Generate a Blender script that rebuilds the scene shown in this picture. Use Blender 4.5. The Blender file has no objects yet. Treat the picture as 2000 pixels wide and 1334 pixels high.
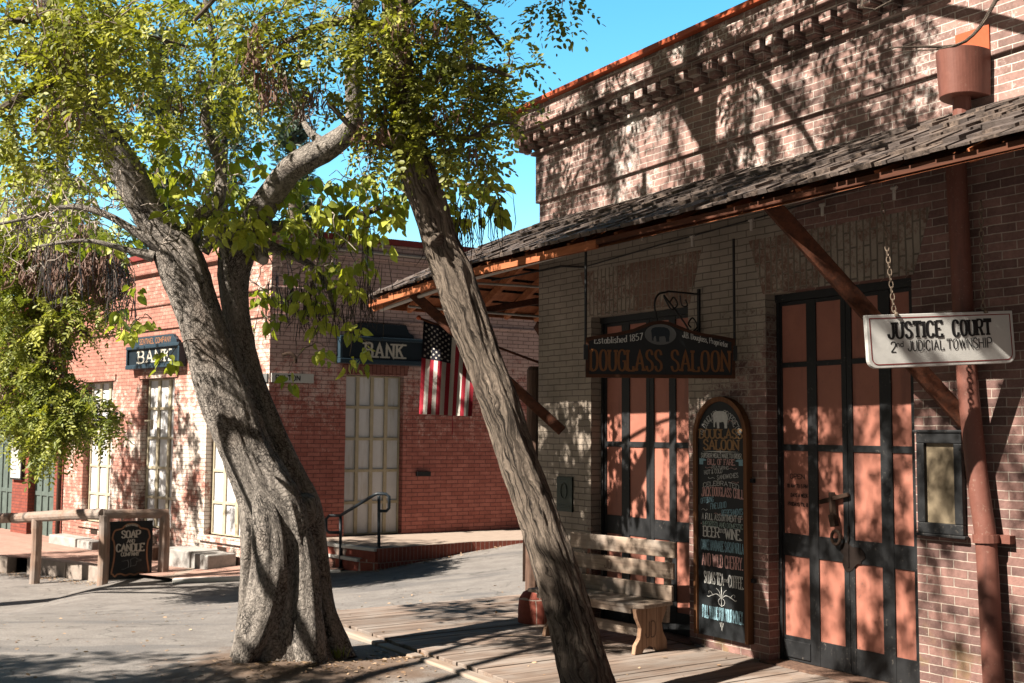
import bpy, bmesh, math, random
import numpy as np
from mathutils import Vector, Matrix, noise as mnoise
R = math.radians
SC = bpy.context.scene
COL = SC.collection
# ------------------------------------------------------------------ camera, sky, sun, exposure
FPX, PITCH, ROLL, EYE = 2200.0, R(4.6), R(0.4), 1.75
cd = bpy.data.cameras.new('camera'); cam = bpy.data.objects.new('camera', cd); COL.objects.link(cam)
CM = Matrix.Rotation(R(90) + PITCH, 4, 'X') @ Matrix.Rotation(ROLL, 4, 'Z')
cam.matrix_world = Matrix.Translation((0, 0, EYE)) @ CM
cd.sensor_width = 36; cd.lens = 36 * FPX / 2000; cd.clip_end = 2000; cd.clip_start = .05
cd.dof.use_dof = True; cd.dof.focus_distance = 7.4; cd.dof.aperture_fstop = 5.0
SC.camera = cam
SUN_AZ, SUN_EL = R(30), R(42)          # the sun stands to the left of and behind the camera
SUNV = Vector((-math.cos(SUN_AZ) * math.cos(SUN_EL), -math.sin(SUN_AZ) * math.cos(SUN_EL), math.sin(SUN_EL)))
w = bpy.data.worlds.new('World'); SC.world = w; w.use_nodes = True
nt = w.node_tree; bg = nt.nodes['Background']
sky = nt.nodes.new('ShaderNodeTexSky'); sky.sky_type = 'NISHITA'; sky.sun_disc = False
sky.sun_elevation = SUN_EL; sky.sun_rotation = R(360) + math.atan2(SUNV.x, SUNV.y)
sky.air_density = 1.0; sky.dust_density = 0.3; sky.ozone_density = 1.0
def whs(hue, sat, val):
    h = nt.nodes.new('ShaderNodeHueSaturation'); h.inputs['Hue'].default_value = hue; h.inputs['Saturation'].default_value = sat; h.inputs['Value'].default_value = val
    nt.links.new(sky.outputs[0], h.inputs['Color']); return h.outputs[0]
# sky ahead brightened and deepened to cyan; the rest dimmed to cut fill light
wtc = nt.nodes.new('ShaderNodeTexCoord'); dot = nt.nodes.new('ShaderNodeVectorMath'); dot.operation = 'DOT_PRODUCT'; dot.inputs[1].default_value = V3C = (.10, .95, .30)
mr = nt.nodes.new('ShaderNodeMapRange'); mr.interpolation_type = 'SMOOTHSTEP'; mr.inputs[1].default_value = .45; mr.inputs[2].default_value = .85
mx = nt.nodes.new('ShaderNodeMix'); mx.data_type = 'RGBA'
nt.links.new(wtc.outputs['Generated'], dot.inputs[0]); nt.links.new(dot.outputs['Value'], mr.inputs[0]); nt.links.new(mr.outputs[0], mx.inputs[0])
nt.links.new(whs(.5, .6, .15), mx.inputs[6]); nt.links.new(whs(.474, 1.36, 1.95), mx.inputs[7]); nt.links.new(mx.outputs[2], bg.inputs[0]); bg.inputs[1].default_value = .05
sl = bpy.data.lights.new('sun', 'SUN'); sl.energy = 5.0; sl.angle = R(.5); sl.color = (1, .91, .79)
so = bpy.data.objects.new('sun', sl); COL.objects.link(so); so.rotation_euler = SUNV.to_track_quat('Z', 'Y').to_euler(); so.location = (0, 0, 30)
SC.view_settings.view_transform = 'Standard'; SC.view_settings.look = 'None'
SC.view_settings.exposure = 1.6; SC.view_settings.gamma = 1; SC.view_settings.use_curve_mapping = False
SC.cycles.max_bounces = 5; SC.cycles.diffuse_bounces = 1; SC.cycles.transparent_max_bounces = 6

rng = np.random.default_rng(11); random.seed(5)
RU = random.uniform
V3 = Vector
# ------------------------------------------------------------------ measuring helpers
M3 = CM.to_3x3()
def ray(px, py): return M3 @ V3(((px - 1000) / FPX, -(py - 667) / FPX, -1))
def at(px, py, Y):
    d = ray(px, py); return V3((0, 0, EYE)) + d * (Y / d.y)
def onz(px, py, z=0):
    d = ray(px, py); return V3((0, 0, EYE)) + d * ((z - EYE) / d.z)
def smooth(t): t = min(max(t, 0), 1); return t * t * (3 - 2 * t)
GX, GZ = [-9, -6.8, -6.1, -5.3, -3.9, -2.1, .3], [-.80, -.74, -.565, -.525, -.455, -.30, 0]
def gz(x, y):                                    # the street falls away to the left in front of the bank
    z = float(np.interp(x, GX, GZ)) * smooth((y - 9) / 7)
    z += .07 * math.exp(-((x + 1.75) ** 2 / .5 + (y - 8.55) ** 2 / .28))
    return z
AZ = R(33.4)
UR = V3((math.sin(AZ), -math.cos(AZ), 0)); NO = V3((-math.cos(AZ), -math.sin(AZ), 0))
SA = onz(1530, 1289) + NO * .15                  # saloon frame: x along the wall to the right, y into the wall
SM = Matrix.Translation(SA) @ Matrix.Rotation(math.atan2(UR.y, UR.x), 4, 'Z')
BC = V3((-3.92, 18.2, 0))                        # street corner of the bank
BRM = Matrix.Translation(BC) @ Matrix.Rotation(R(31.4), 4, 'Z')      # x along the bank's right face
BLM = Matrix.Translation(BC) @ Matrix.Rotation(R(-45), 4, 'Z')       # -x along the bank's left face
# ------------------------------------------------------------------ node helpers
class NT:
    def __init__(s, name):
        s.m = bpy.data.materials.new(name); s.m.use_nodes = True; s.t = s.m.node_tree; s.b = s.t.nodes['Principled BSDF']
        s.b.inputs['Roughness'].default_value = .85
        if 'Specular IOR Level' in s.b.inputs: s.b.inputs['Specular IOR Level'].default_value = .25
    def set(s, sock, v):
        if isinstance(v, bpy.types.NodeSocket): s.t.links.new(v, sock)
        elif v is not None:
            if hasattr(sock.default_value, '__len__') and not hasattr(v, '__len__'): v = (v,) * len(sock.default_value)
            if hasattr(sock.default_value, '__len__') and len(sock.default_value) == 4 and len(v) == 3: v = tuple(v) + (1,)
            sock.default_value = v
    def n(s, ty, props=None, out=0, **ins):
        n = s.t.nodes.new('ShaderNode' + ty)
        for k, v in (props or {}).items(): setattr(n, k, v)
        for k, v in ins.items():
            key = int(k[1:]) if k[0] == 'i' and k[1:].isdigit() else k.replace('_', ' ')
            s.set(n.inputs[key], v)
        return n.outputs[out]
    def math(s, op, a, b=0, c=None):
        kw = dict(i0=a, i1=b)
        if c is not None: kw['i2'] = c
        return s.n('Math', {'operation': op}, **kw)
    def noise(s, vec, scale, detail=3, rough=.55): return s.n('TexNoise', None, 0, Vector=vec, Scale=scale, Detail=detail, Roughness=rough)
    def ramp(s, f, a, b):                         # smooth 0..1 between a and b
        return s.n('MapRange', {'interpolation_type': 'SMOOTHSTEP'}, 0, i0=f, i1=a, i2=b, i3=0., i4=1.)
    def mix(s, f, a, b, mode='MIX'):
        n = s.t.nodes.new('ShaderNodeMix'); n.data_type = 'RGBA'; n.blend_type = mode
        s.set(n.inputs[0], f); s.set(n.inputs[6], a); s.set(n.inputs[7], b); return n.outputs[2]
    def obj(s): return s.n('TexCoord', None, 3)
    def uv(s): return s.n('TexCoord', None, 2)
    def sep(s, v):
        n = s.t.nodes.new('ShaderNodeSeparateXYZ'); s.set(n.inputs[0], v); return n.outputs
    def comb(s, x, y, z=0.): return s.n('CombineXYZ', None, 0, i0=x, i1=y, i2=z)
    def map(s, v, sc): return s.n('Mapping', None, 0, Vector=v, Scale=sc)
    def bump(s, h, strength, dist=.01): s.set(s.b.inputs['Normal'], s.n('Bump', None, 0, Strength=strength, Distance=dist, Height=h))
    def col(s, v, k=.72): s.set(s.b.inputs['Base Color'], s.mix(1., v, (k, k, k), 'MULTIPLY') if k != 1 else v)
    def rough(s, v): s.set(s.b.inputs['Roughness'], v)
MAT = {}
def paint(name, c, rough=.6, var=.25, metal=0, bump=.15, scale=9, chip=None, grime=None):
    t = NT(name); o = t.obj()
    f = t.noise(o, scale, 6, .65); f2 = t.noise(o, scale * 6, 3)
    k = t.math('ADD', t.math('MULTIPLY', f, var * 2), 1 - var)
    k = t.math('ADD', k, t.math('MULTIPLY', t.math('SUBTRACT', f2, .5), var * .6))
    cc = t.mix(1., c, t.comb(k, k, k), 'MULTIPLY')
    if grime: cc = t.mix(t.math('MULTIPLY', t.ramp(t.noise(t.map(o, (9, 9, 1.1)), 1., 5, .65), .5, .72), .75), cc, grime)
    if chip: cc = t.mix(t.math('MULTIPLY', t.math('MULTIPLY', t.ramp(t.noise(o, 45, 4, .75), .58, .66), t.ramp(t.noise(o, 5, 3), .45, .6)), .8), cc, chip)
    t.col(cc); t.rough(t.math('ADD', t.math('MULTIPLY', f, .25), rough - .12))
    t.b.inputs['Metallic'].default_value = metal; t.bump(t.math('ADD', f, t.math('MULTIPLY', f2, .6)), bump, .006)
    MAT[name] = t.m; return t.m
def brick(name, c1, c2, mortar, bw=.222, rh=.0665, ms=.007, wash=None, washc=(.5, .44, .37), washf=None, tone=(.65, 1.25), soot=0, vert=False, moss=0, inbump=.9, speck=0):
    t = NT(name); o = t.obj(); x, y, z = t.sep(o)
    u = t.math('ADD', x, y)
    uv = t.comb(z, u) if vert else t.comb(u, z)
    wn = t.n('TexNoise', None, 1, Vector=o, Scale=7., Detail=3.)
    uv2 = t.n('VectorMath', {'operation': 'ADD'}, 0, i0=uv, i1=t.n('VectorMath', {'operation': 'SCALE'}, 0, i0=t.n('VectorMath', {'operation': 'SUBTRACT'}, 0, i0=wn, i1=(.5, .5, .5)), Scale=.012))
    bt = t.t.nodes.new('ShaderNodeTexBrick'); bt.offset = .5; bt.squash = 1
    for k, v in (('Vector', uv2), ('Color1', c1), ('Color2', c2), ('Mortar', mortar), ('Scale', 1.), ('Mortar Size', ms), ('Mortar Smooth', .25), ('Bias', 0.), ('Brick Width', bw), ('Row Height', rh)): t.set(bt.inputs[k], v)
    fac = bt.outputs[1]; c = bt.outputs[0]
    big = t.noise(o, .9, 5, .6); fine = t.noise(o, 34, 4, .7); mid = t.noise(o, 6, 5, .65)
    k = t.n('MapRange', None, 0, i0=t.math('ADD', t.math('MULTIPLY', mid, .6), t.math('MULTIPLY', fine, .4)), i1=.3, i2=.7, i3=tone[0], i4=tone[1])
    c = t.mix(1., c, t.comb(k, k, k), 'MULTIPLY')
    if speck:
        sp = t.ramp(t.noise(o, 60, 3, .7), .56, .72); sp = t.math('MULTIPLY', sp, t.ramp(t.noise(o, 1.4, 3), .4, .6))
        c = t.mix(t.math('MULTIPLY', sp, speck), c, washc)
    if wash is not None:
        f = washf(t, u, z) if washf else big
        nn = t.math('ADD', t.math('MULTIPLY', mid, .55), t.math('MULTIPLY', fine, .45))
        mk = t.ramp(t.math('ADD', f, t.math('MULTIPLY', t.math('SUBTRACT', nn, .5), 1.45)), wash, wash + .2)
        wc = t.mix(t.math('MULTIPLY', fac, .85), washc, tuple(v * .3 for v in washc))
        kk = t.n('MapRange', None, 0, i0=t.noise(o, 3, 4), i1=.3, i2=.7, i3=.8, i4=1.12)
        wc = t.mix(1., wc, t.comb(kk, kk, kk), 'MULTIPLY')
        c = t.mix(t.math('MULTIPLY', mk, .92), c, wc)
    if soot:
        sm = t.ramp(t.noise(t.map(o, (1.6, 1.6, .5)), 1.1, 5, .65), .5, .72)
        c = t.mix(t.math('MULTIPLY', sm, soot), c, (.035, .03, .03))
    if moss:
        mm = t.math('MULTIPLY', t.ramp(t.noise(o, 5, 4), .5, .7), t.ramp(z, .75, .1)); c = t.mix(t.math('MULTIPLY', mm, moss), c, (.26, .2, .06))
    t.col(c); t.rough(.92)
    h = t.math('ADD', t.math('MULTIPLY', t.math('SUBTRACT', 1., fac), 1.), t.math('ADD', t.math('MULTIPLY', fine, .35), t.math('MULTIPLY', mid, .3)))
    t.bump(h, inbump, .009); MAT[name] = t.m; return t.m
def wood(name, c, c2, axis=0, scale=1., rough=.8, bump=.5, grey=None, plank=None):
    t = NT(name); o = t.obj()
    x, y, z = t.sep(o)
    sc = [22, 22, 22]; sc[axis] = 1.2
    off = None
    if plank:
        idx = t.math('FLOOR', t.math('DIVIDE', (x, y, z)[plank[0]], plank[1]))
        rnd = t.n('TexWhiteNoise', {'noise_dimensions': '1D'}, 0, W=idx)
        o = t.n('VectorMath', {'operation': 'ADD'}, 0, i0=o, i1=t.comb(t.math('MULTIPLY', rnd, 7.), t.math('MULTIPLY', rnd, 13.), 0.))
    g = t.noise(t.map(o, tuple(v * scale for v in sc)), 1., 6, .65); b = t.noise(o, 2.2 * scale, 4); fn = t.noise(t.map(o, tuple(v * scale * 3 for v in sc)), 1., 3, .6)
    f = t.ramp(t.math('ADD', t.math('MULTIPLY', g, .7), t.math('MULTIPLY', fn, .3)), .36, .64)
    cc = t.mix(f, c2, c)
    if grey: cc = t.mix(t.ramp(b, .4, .65), cc, grey)
    if plank:
        k = t.n('MapRange', None, 0, i0=rnd, i1=0., i2=1., i3=.72, i4=1.18); cc = t.mix(1., cc, t.comb(k, k, k), 'MULTIPLY')
    t.col(cc); t.rough(rough); t.bump(t.math('ADD', g, t.math('MULTIPLY', fn, .5)), bump, .006); MAT[name] = t.m; return t.m
# ------------------------------------------------------------------ materials
def f_saloon(t, u, z):      # whitewash left on the upper wall towards the street corner, worn off low down and to the right
    a = t.math('MULTIPLY', t.math('SUBTRACT', z, 1.25), .30); b = t.math('MULTIPLY', t.math('SUBTRACT', -.1, u), .26)
    hi = t.math('MULTIPLY', t.ramp(u, .25, .5), -.6)
    return t.math('ADD', t.math('ADD', t.math('MINIMUM', a, .55), b), t.math('ADD', hi, .42))
brick('saloon_brick', (.34, .19, .162), (.17, .10, .09), (.50, .41, .35), bw=.205, rh=.0585, ms=.0042, tone=(.5, 1.3), wash=.66, washc=(.39, .335, .275), washf=f_saloon, speck=.45, moss=.5)
brick('parapet_brick', (.46, .28, .24), (.26, .165, .145), (.72, .63, .56), bw=.205, rh=.0565, ms=.0045, soot=.75, wash=.55, washc=(.78, .71, .66), speck=.45, tone=(.55, 1.3))
brick('arch_brick', (.22, .13, .10), (.26, .16, .12), (.28, .23, .18), bw=.23, rh=.06, vert=True, wash=.42, washc=(.38, .325, .265), speck=.5)
brick('bank_red_brick', (.62, .235, .195), (.48, .165, .135), (.24, .10, .09), bw=.225, rh=.07, wash=.55, washc=(.74, .53, .48), washf=lambda t, u, z: t.math('ADD', t.math('MULTIPLY', t.math('MINIMUM', z, 4.), .17), .24), inbump=.7)
brick('bank_cream_brick', (.56, .27, .21), (.44, .19, .145), (.24, .12, .10), bw=.225, rh=.07, wash=.63, washc=(.84, .74, .65), washf=lambda t, u, z: t.math('ADD', t.math('MULTIPLY', t.noise(t.comb(u, z), 1.15, 4, .6), 1.05), t.math('ADD', t.math('ADD', t.math('MULTIPLY', u, .03), t.math('MULTIPLY', t.ramp(z, 3.3, 2.2), .17)), .14)), inbump=.7)
brick('shop_brick', (.34, .09, .06), (.26, .07, .05), (.16, .07, .06), bw=.225, rh=.07)
brick('paving_brick', (.50, .31, .25), (.41, .245, .195), (.42, .33, .27), bw=.21, rh=.1, ms=.006, tone=(.75, 1.2))
brick('step_brick', (.36, .10, .07), (.31, .085, .06), (.5, .38, .32), bw=.1, rh=.22, ms=.006)
paint('salmon', (.44, .175, .125), .5, .3, scale=2.2, chip=(.24, .13, .10), grime=(.27, .115, .09)); paint('black_iron', (.022, .023, .025), .5, .4, chip=(.14, .125, .11)); paint('blackboard', (.016, .018, .02), .5, .5, scale=5)
paint('cream_paint', (.60, .52, .37), .6, .3); paint('door_white', (.90, .90, .92), .55, .14, scale=4, grime=(.66, .62, .56)); paint('orange_metal', (.50, .11, .045), .5, .2)
paint('pipe_brown', (.21, .085, .064), .5, .3, chip=(.3, .18, .14), grime=(.11, .05, .04)); paint('rust', (.04, .022, .014), .9, .6, bump=.8, scale=30); paint('conduit', (.52, .47, .42), .45, .2)
paint('sign_navy', (.014, .024, .034), .45, .3); paint('sign_navy_trim', (.03, .055, .078), .45, .25); paint('letter_cream', (.62, .58, .50), .6, .25, scale=25)
paint('sign_white', (.66, .655, .63), .55, .14, scale=7); paint('letter_black', (.012, .012, .013), .6, .2); paint('line_red', (.24, .02, .018), .6, .25)
paint('letter_gold', (.22, .09, .03), .55, .3, scale=25); paint('chalk_white', (.66, .66, .63), .9, .4, scale=40); paint('chalk_pink', (.62, .36, .33), .9, .4, scale=40)
paint('chalk_blue', (.27, .45, .53), .9, .4, scale=40); paint('chalk_green', (.35, .47, .42), .9, .4, scale=40); paint('chalk_tan', (.36, .21, .10), .9, .5, scale=40)
paint('sign_border', (.36, .17, .09), .6, .3, scale=20); paint('rust_dark', (.014, .008, .006), .95, .5, bump=.5, scale=30); paint('bronze', (.05, .06, .05), .4, .4, .6, scale=14); paint('chain', (.22, .17, .13), .5, .4, .5)
paint('concrete', (.36, .30, .26), .95, .5, bump=.9); paint('stone', (.42, .40, .38), .95, .65, bump=.9, scale=5); paint('white_edge', (.74, .72, .68), .8, .15)
paint('red_coping', (.26, .045, .04), .6, .3); paint('flag_red', (.36, .022, .04), .9, .12); paint('flag_white', (.64, .60, .55), .9, .12); paint('flag_blue', (.012, .013, .024), .9, .2)
paint('green_iron', (.12, .155, .14), .6, .45, scale=6); paint('handrail_metal', (.03, .04, .05), .4, .3); paint('parchment', (.24, .19, .125), .6, .6, scale=7); paint('oval_grey', (.16, .165, .165), .6, .25)
wood('cedar', (.52, .18, .075), (.33, .10, .042), 0, grey=None); wood('cedar_y', (.66, .25, .11), (.42, .13, .055), 1)  # rafter copy is paler cedar, standing in for bounced glow under the awning
wood('dark_brace', (.13, .042, .02), (.06, .022, .012), 0); wood('frame_wood', (.24, .105, .045), (.13, .055, .025), 2); wood('sign_frame_wood', (.10, .04, .02), (.05, .02, .012), 0)
wood('bench_wood', (.46, .36, .28), (.28, .20, .15), 0, grey=(.36, .31, .27)); wood('bench_end', (.46, .29, .19), (.27, .155, .095), 2)
wood('deck_wood', (.37, .28, .225), (.17, .122, .095), 1, .7, grey=(.33, .28, .245), plank=(0, .145), bump=.9); wood('rail_log', (.42, .29, .22), (.23, .145, .11), 0, grey=(.34, .28, .245)); wood('post_log', (.42, .29, .22), (.23, .145, .11), 2, grey=(.34, .28, .245))
wood('shingle', (.25, .19, .155), (.05, .038, .033), 1, 1.4, grey=(.13, .105, .095), plank=(0, .107), bump=1.); wood('old_post', (.20, .12, .085), (.10, .06, .045), 2)
def asphalt():
    t = NT('asphalt'); o = t.obj(); x, y, z = t.sep(o)
    b = t.noise(o, .35, 5, .6); m = t.noise(o, 3, 5, .65); f = t.noise(o, 75, 4, .8); st = t.noise(t.map(o, (.16, 1.1, 1)), 1.3, 5, .6)
    c = t.mix(t.ramp(m, .3, .7), (.21, .19, .177), (.285, .262, .243))
    c = t.mix(t.math('MULTIPLY', t.ramp(st, .56, .62), .75), c, (.16, .152, .15))
    c = t.mix(t.math('MULTIPLY', t.ramp(b, .5, .65), .5), c, (.31, .28, .255))
    crack = t.n('TexVoronoi', {'feature': 'DISTANCE_TO_EDGE'}, 0, Vector=t.n('VectorMath', {'operation': 'ADD'}, 0, i0=o, i1=t.n('TexNoise', None, 1, Vector=o, Scale=2.5)), Scale=.55)
    c = t.mix(t.math('MULTIPLY', t.ramp(crack, .012, .003), .55), c, (.06, .055, .05))
    k = t.n('MapRange', None, 0, i0=f, i1=.3, i2=.7, i3=.5, i4=1.5); c = t.mix(1., c, t.comb(k, k, k), 'MULTIPLY')
    d = t.n('VectorMath', {'operation': 'DISTANCE'}, 1, i0=t.n('VectorMath', {'operation': 'MULTIPLY'}, 0, i0=o, i1=(1, 1.3, 0)), i1=(-1.55, 8.75 * 1.3, 0))
    dm = t.ramp(t.math('ADD', d, t.math('MULTIPLY', m, 1.3)), 2.0, 1.3)
    c = t.mix(t.math('MULTIPLY', dm, .85), c, t.mix(m, (.12, .075, .05), (.27, .185, .13)))
    t.col(c); t.rough(.9); t.bump(t.math('ADD', f, t.math('MULTIPLY', m, .5)), .6, .008); MAT['asphalt'] = t.m
asphalt()
def bark(name, plates):
    t = NT(name); u = t.uv()
    wv = t.n('VectorMath', {'operation': 'ADD'}, 0, i0=u, i1=t.n('VectorMath', {'operation': 'SCALE'}, 0, i0=t.n('TexNoise', None, 1, Vector=t.map(u, (5, 2.5, 1)), Scale=1.5, Detail=6.), Scale=.13))
    big = t.noise(t.map(u, (2, 1.2, 1)), 1., 4)
    fine = t.noise(t.map(u, (60, 30, 1)), 1., 4, .7)
    if plates:
        w2 = t.n('VectorMath', {'operation': 'ADD'}, 0, i0=wv, i1=t.n('VectorMath', {'operation': 'SCALE'}, 0, i0=t.n('TexNoise', None, 1, Vector=t.map(u, (60, 40, 1)), Scale=1., Detail=4.), Scale=.022))
        v1 = t.n('TexVoronoi', {'feature': 'DISTANCE_TO_EDGE'}, 0, Vector=t.map(w2, (66, 30, 1)), Scale=1.)
        am = t.ramp(t.noise(t.map(u, (4, 2.5, 1)), 1., 4), .35, .65); ck = t.math('SUBTRACT', 1., t.math('MULTIPLY', t.ramp(v1, .2, .0), t.math('ADD', t.math('MULTIPLY', am, .6), .4)))
        v2 = t.noise(t.map(w2, (62, 20, 1)), 1., 8, .78); v3 = t.noise(t.map(wv, (13, 3.0, 1)), 1., 5, .65)
        h = t.math('ADD', t.math('MULTIPLY', ck, .26), t.math('ADD', t.math('MULTIPLY', v2, 1.0), t.math('MULTIPLY', v3, .55)))
        f = t.ramp(h, .66, 1.18); c = t.mix(f, (.03, .026, .024), (.56, .50, .445)); c = t.mix(t.math('MULTIPLY', t.ramp(big, .5, .7), .45), c, (.34, .25, .19))
    else:
        r1 = t.noise(t.map(wv, (20, 1.6, 1)), 1., 6, .6); fib = t.noise(t.map(wv, (80, 3.6, 1)), 1., 8, .78)
        w2 = t.n('VectorMath', {'operation': 'ADD'}, 0, i0=wv, i1=t.n('VectorMath', {'operation': 'SCALE'}, 0, i0=t.n('TexNoise', None, 1, Vector=t.map(u, (22, 7, 1)), Scale=1., Detail=3.), Scale=.035))
        r2 = t.n('TexVoronoi', {'feature': 'DISTANCE_TO_EDGE'}, 0, Vector=t.map(w2, (34, 1.7, 1)), Scale=1.)
        am = t.ramp(t.noise(t.map(u, (5, 2, 1)), 1., 3), .35, .7); fis = t.math('SUBTRACT', 1., t.math('MULTIPLY', t.ramp(r2, .11, .0), t.math('ADD', t.math('MULTIPLY', am, .6), .35)))
        h = t.math('ADD', t.math('MULTIPLY', r1, .55), t.math('ADD', t.math('MULTIPLY', fis, .28), t.math('MULTIPLY', fib, 1.0)))
        f = t.ramp(h, .75, 1.25); c = t.mix(f, (.035, .027, .022), (.43, .345, .275)); c = t.mix(t.math('MULTIPLY', t.ramp(big, .48, .68), .5), c, (.22, .165, .13))
    k = t.n('MapRange', None, 0, i0=fine, i1=.3, i2=.7, i3=.7, i4=1.25); c = t.mix(1., c, t.comb(k, k, k), 'MULTIPLY')
    t.col(c); t.rough(.95); t.bump(t.math('ADD', h, t.math('MULTIPLY', fine, .25)), 1., .035 if plates else .04); MAT[name] = t.m
bark('catalpa_bark', True); bark('locust_bark', False)
paint('twig', (.22, .175, .145), .9, .45, scale=3); paint('pale_twig', (.50, .43, .37), .9, .3, scale=3); paint('moss', (.22, .12, .03), 1, .4, scale=30)
def leafmat(name, c, c2, back=.35):
    t = NT(name); a = t.n('Attribute', {'attribute_name': 'tint'}, 2)
    cc = t.mix(a, c, c2); nn = t.noise(t.obj(), 60, 2); k = t.n('MapRange', None, 0, i0=nn, i1=.3, i2=.7, i3=.85, i4=1.15); cc = t.mix(1., cc, t.comb(k, k, k), 'MULTIPLY')
    t.col(cc, 1); t.rough(.5); t.b.inputs['Specular IOR Level'].default_value = .35
    tr = t.n('BsdfTranslucent', None, 0, Color=t.mix(1., cc, (1.2, 1.25, .5), 'MULTIPLY'))
    ms = t.n('MixShader', None, 0, i0=back, i1=t.b.outputs[0], i2=tr)
    t.t.links.new(ms, t.t.nodes['Material Output'].inputs[0]); MAT[name] = t.m
leafmat('catalpa_leaf', (.11, .16, .022), (.50, .52, .085), .4); leafmat('locust_leaf', (.035, .06, .012), (.43, .43, .075), .32); leafmat('feather_leaf', (.08, .12, .025), (.46, .46, .09), .33)
leafmat('pod_dark', (.03, .018, .012), (.09, .055, .035), .05); leafmat('pod_dry', (.17, .095, .07), (.42, .27, .21), .15); leafmat('pine_needle', (.035, .065, .055), (.09, .13, .10), .15); leafmat('litter', (.16, .09, .05), (.42, .3, .2), .1); leafmat('grass_blade', (.14, .19, .04), (.3, .33, .09), .3)
# ------------------------------------------------------------------ mesh helpers
class MB:
    def __init__(s): s.v = []; s.f = []
    def add(s, vs, fs):
        o = len(s.v); s.v += [tuple(p) for p in vs]; s.f += [tuple(i + o for i in f) for f in fs]; return s
    def box(s, x0, x1, y0, y1, z0, z1):
        return s.add([(x, y, z) for z in (z0, z1) for y in (y0, y1) for x in (x0, x1)], [(0, 2, 3, 1), (4, 5, 7, 6), (0, 1, 5, 4), (2, 6, 7, 3), (0, 4, 6, 2), (1, 3, 7, 5)])
    def obox(s, c, ex, ey, ez, hx, hy, hz):      # oriented box
        c, ex, ey, ez = V3(c), V3(ex), V3(ey), V3(ez)
        return s.add([c + ex * a * hx + ey * b * hy + ez * d * hz for d in (-1, 1) for b in (-1, 1) for a in (-1, 1)], [(0, 2, 3, 1), (4, 5, 7, 6), (0, 1, 5, 4), (2, 6, 7, 3), (0, 4, 6, 2), (1, 3, 7, 5)])
    def bar(s, a, b, wx, wz, up=(0, 0, 1)):      # beam between two points
        a, b = V3(a), V3(b); d = b - a; L = d.length; d.normalize(); sd = d.cross(V3(up)); sd.normalize(); u2 = sd.cross(d)
        return s.obox((a + b) / 2, d, sd, u2, L / 2, wx / 2, wz / 2)
    def quad(s, a, b, c, d): return s.add([a, b, c, d], [(0, 1, 2, 3)])
    def prism(s, pts, y0, y1, ax=1):             # polygon in the x,z plane extruded along y (ax=1) or y,z along x (ax=0) or x,y along z (ax=2)
        P = {1: lambda p, q: (p[0], q, p[1]), 0: lambda p, q: (q, p[0], p[1]), 2: lambda p, q: (p[0], p[1], q)}[ax]
        n = len(pts); return s.add([P(p, y0) for p in pts] + [P(p, y1) for p in pts], [tuple(range(n)), tuple(range(2 * n - 1, n - 1, -1))] + [(i, i + n, (i + 1) % n + n, (i + 1) % n) for i in range(n)])
    def tube(s, pts, rad, seg=8, caps=True):
        pts = [V3(p) for p in pts]; n = len(pts)
        if not hasattr(rad, '__len__'): rad = [rad] * n
        vs = []; nrm = None
        for i, p in enumerate(pts):
            d = (pts[min(i + 1, n - 1)] - pts[max(i - 1, 0)]); d.normalize()
            if nrm is None: nrm = d.orthogonal().normalized()
            else:
                nrm = nrm - d * nrm.dot(d)
                nrm = nrm.normalized() if nrm.length > 1e-6 else d.orthogonal().normalized()
            b = d.cross(nrm)
            vs += [p + (nrm * math.cos(2 * math.pi * k / seg) + b * math.sin(2 * math.pi * k / seg)) * rad[i] for k in range(seg)]
        fs = [(i * seg + k, i * seg + (k + 1) % seg, (i + 1) * seg + (k + 1) % seg, (i + 1) * seg + k) for i in range(n - 1) for k in range(seg)]
        if caps: fs += [tuple(range(seg - 1, -1, -1)), tuple(range((n - 1) * seg, n * seg))]
        return s.add(vs, fs)
    def disc(s, c, ex, ey, rx, ry, n=20):
        c, ex, ey = V3(c), V3(ex), V3(ey)
        return s.add([c + ex * rx * math.cos(2 * math.pi * k / n) + ey * ry * math.sin(2 * math.pi * k / n) for k in range(n)], [tuple(range(n))])
    def lathe(s, c, prof, seg=20):
        c = V3(c); vs = [c + V3((r * math.cos(2 * math.pi * k / seg), r * math.sin(2 * math.pi * k / seg), z)) for r, z in prof for k in range(seg)]
        n = len(prof); return s.add(vs, [(i * seg + k, i * seg + (k + 1) % seg, (i + 1) * seg + (k + 1) % seg, (i + 1) * seg + k) for i in range(n - 1) for k in range(seg)] + [tuple(range(seg - 1, -1, -1)), tuple(range((n - 1) * seg, n * seg))])
    def build(s, name, mat, parent=None, bevel=0, smooth=False, label=None, M=None):
        me = bpy.data.meshes.new(name); vs = s.v
        if M is not None: vs = [tuple(M @ V3(p)) for p in vs]
        me.from_pydata(vs, [], s.f); me.materials.append(MAT[mat]); me.update()
        if smooth:
            me.polygons.foreach_set('use_smooth', [True] * len(me.polygons))
        return link(name, me, parent, bevel, label)
def link(name, me, parent=None, bevel=0, label=None):
    o = bpy.data.objects.new(name, me); COL.objects.link(o)
    if parent: o.parent = parent
    if label: o['label'] = label
    if bevel:
        b = o.modifiers.new('bevel', 'BEVEL'); b.width = bevel; b.segments = 2; b.limit_method = 'ANGLE'
    return o
def tag(o, label, cat, group=None):
    o['label'] = label; o['category'] = cat
    if group: o['group'] = group
    return o
def thing(name, label, cat, M=Matrix(), group=None):
    o = bpy.data.objects.new(name, None); COL.objects.link(o); o.matrix_world = M; o.empty_display_size = .2
    return tag(o, label, cat, group)
def struct(o): o['kind'] = 'structure'; return o
def SL(u, off, z, rot=0): return SM @ Matrix.Translation((u, -off, z)) @ Matrix.Rotation(rot, 4, 'Z')
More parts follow.
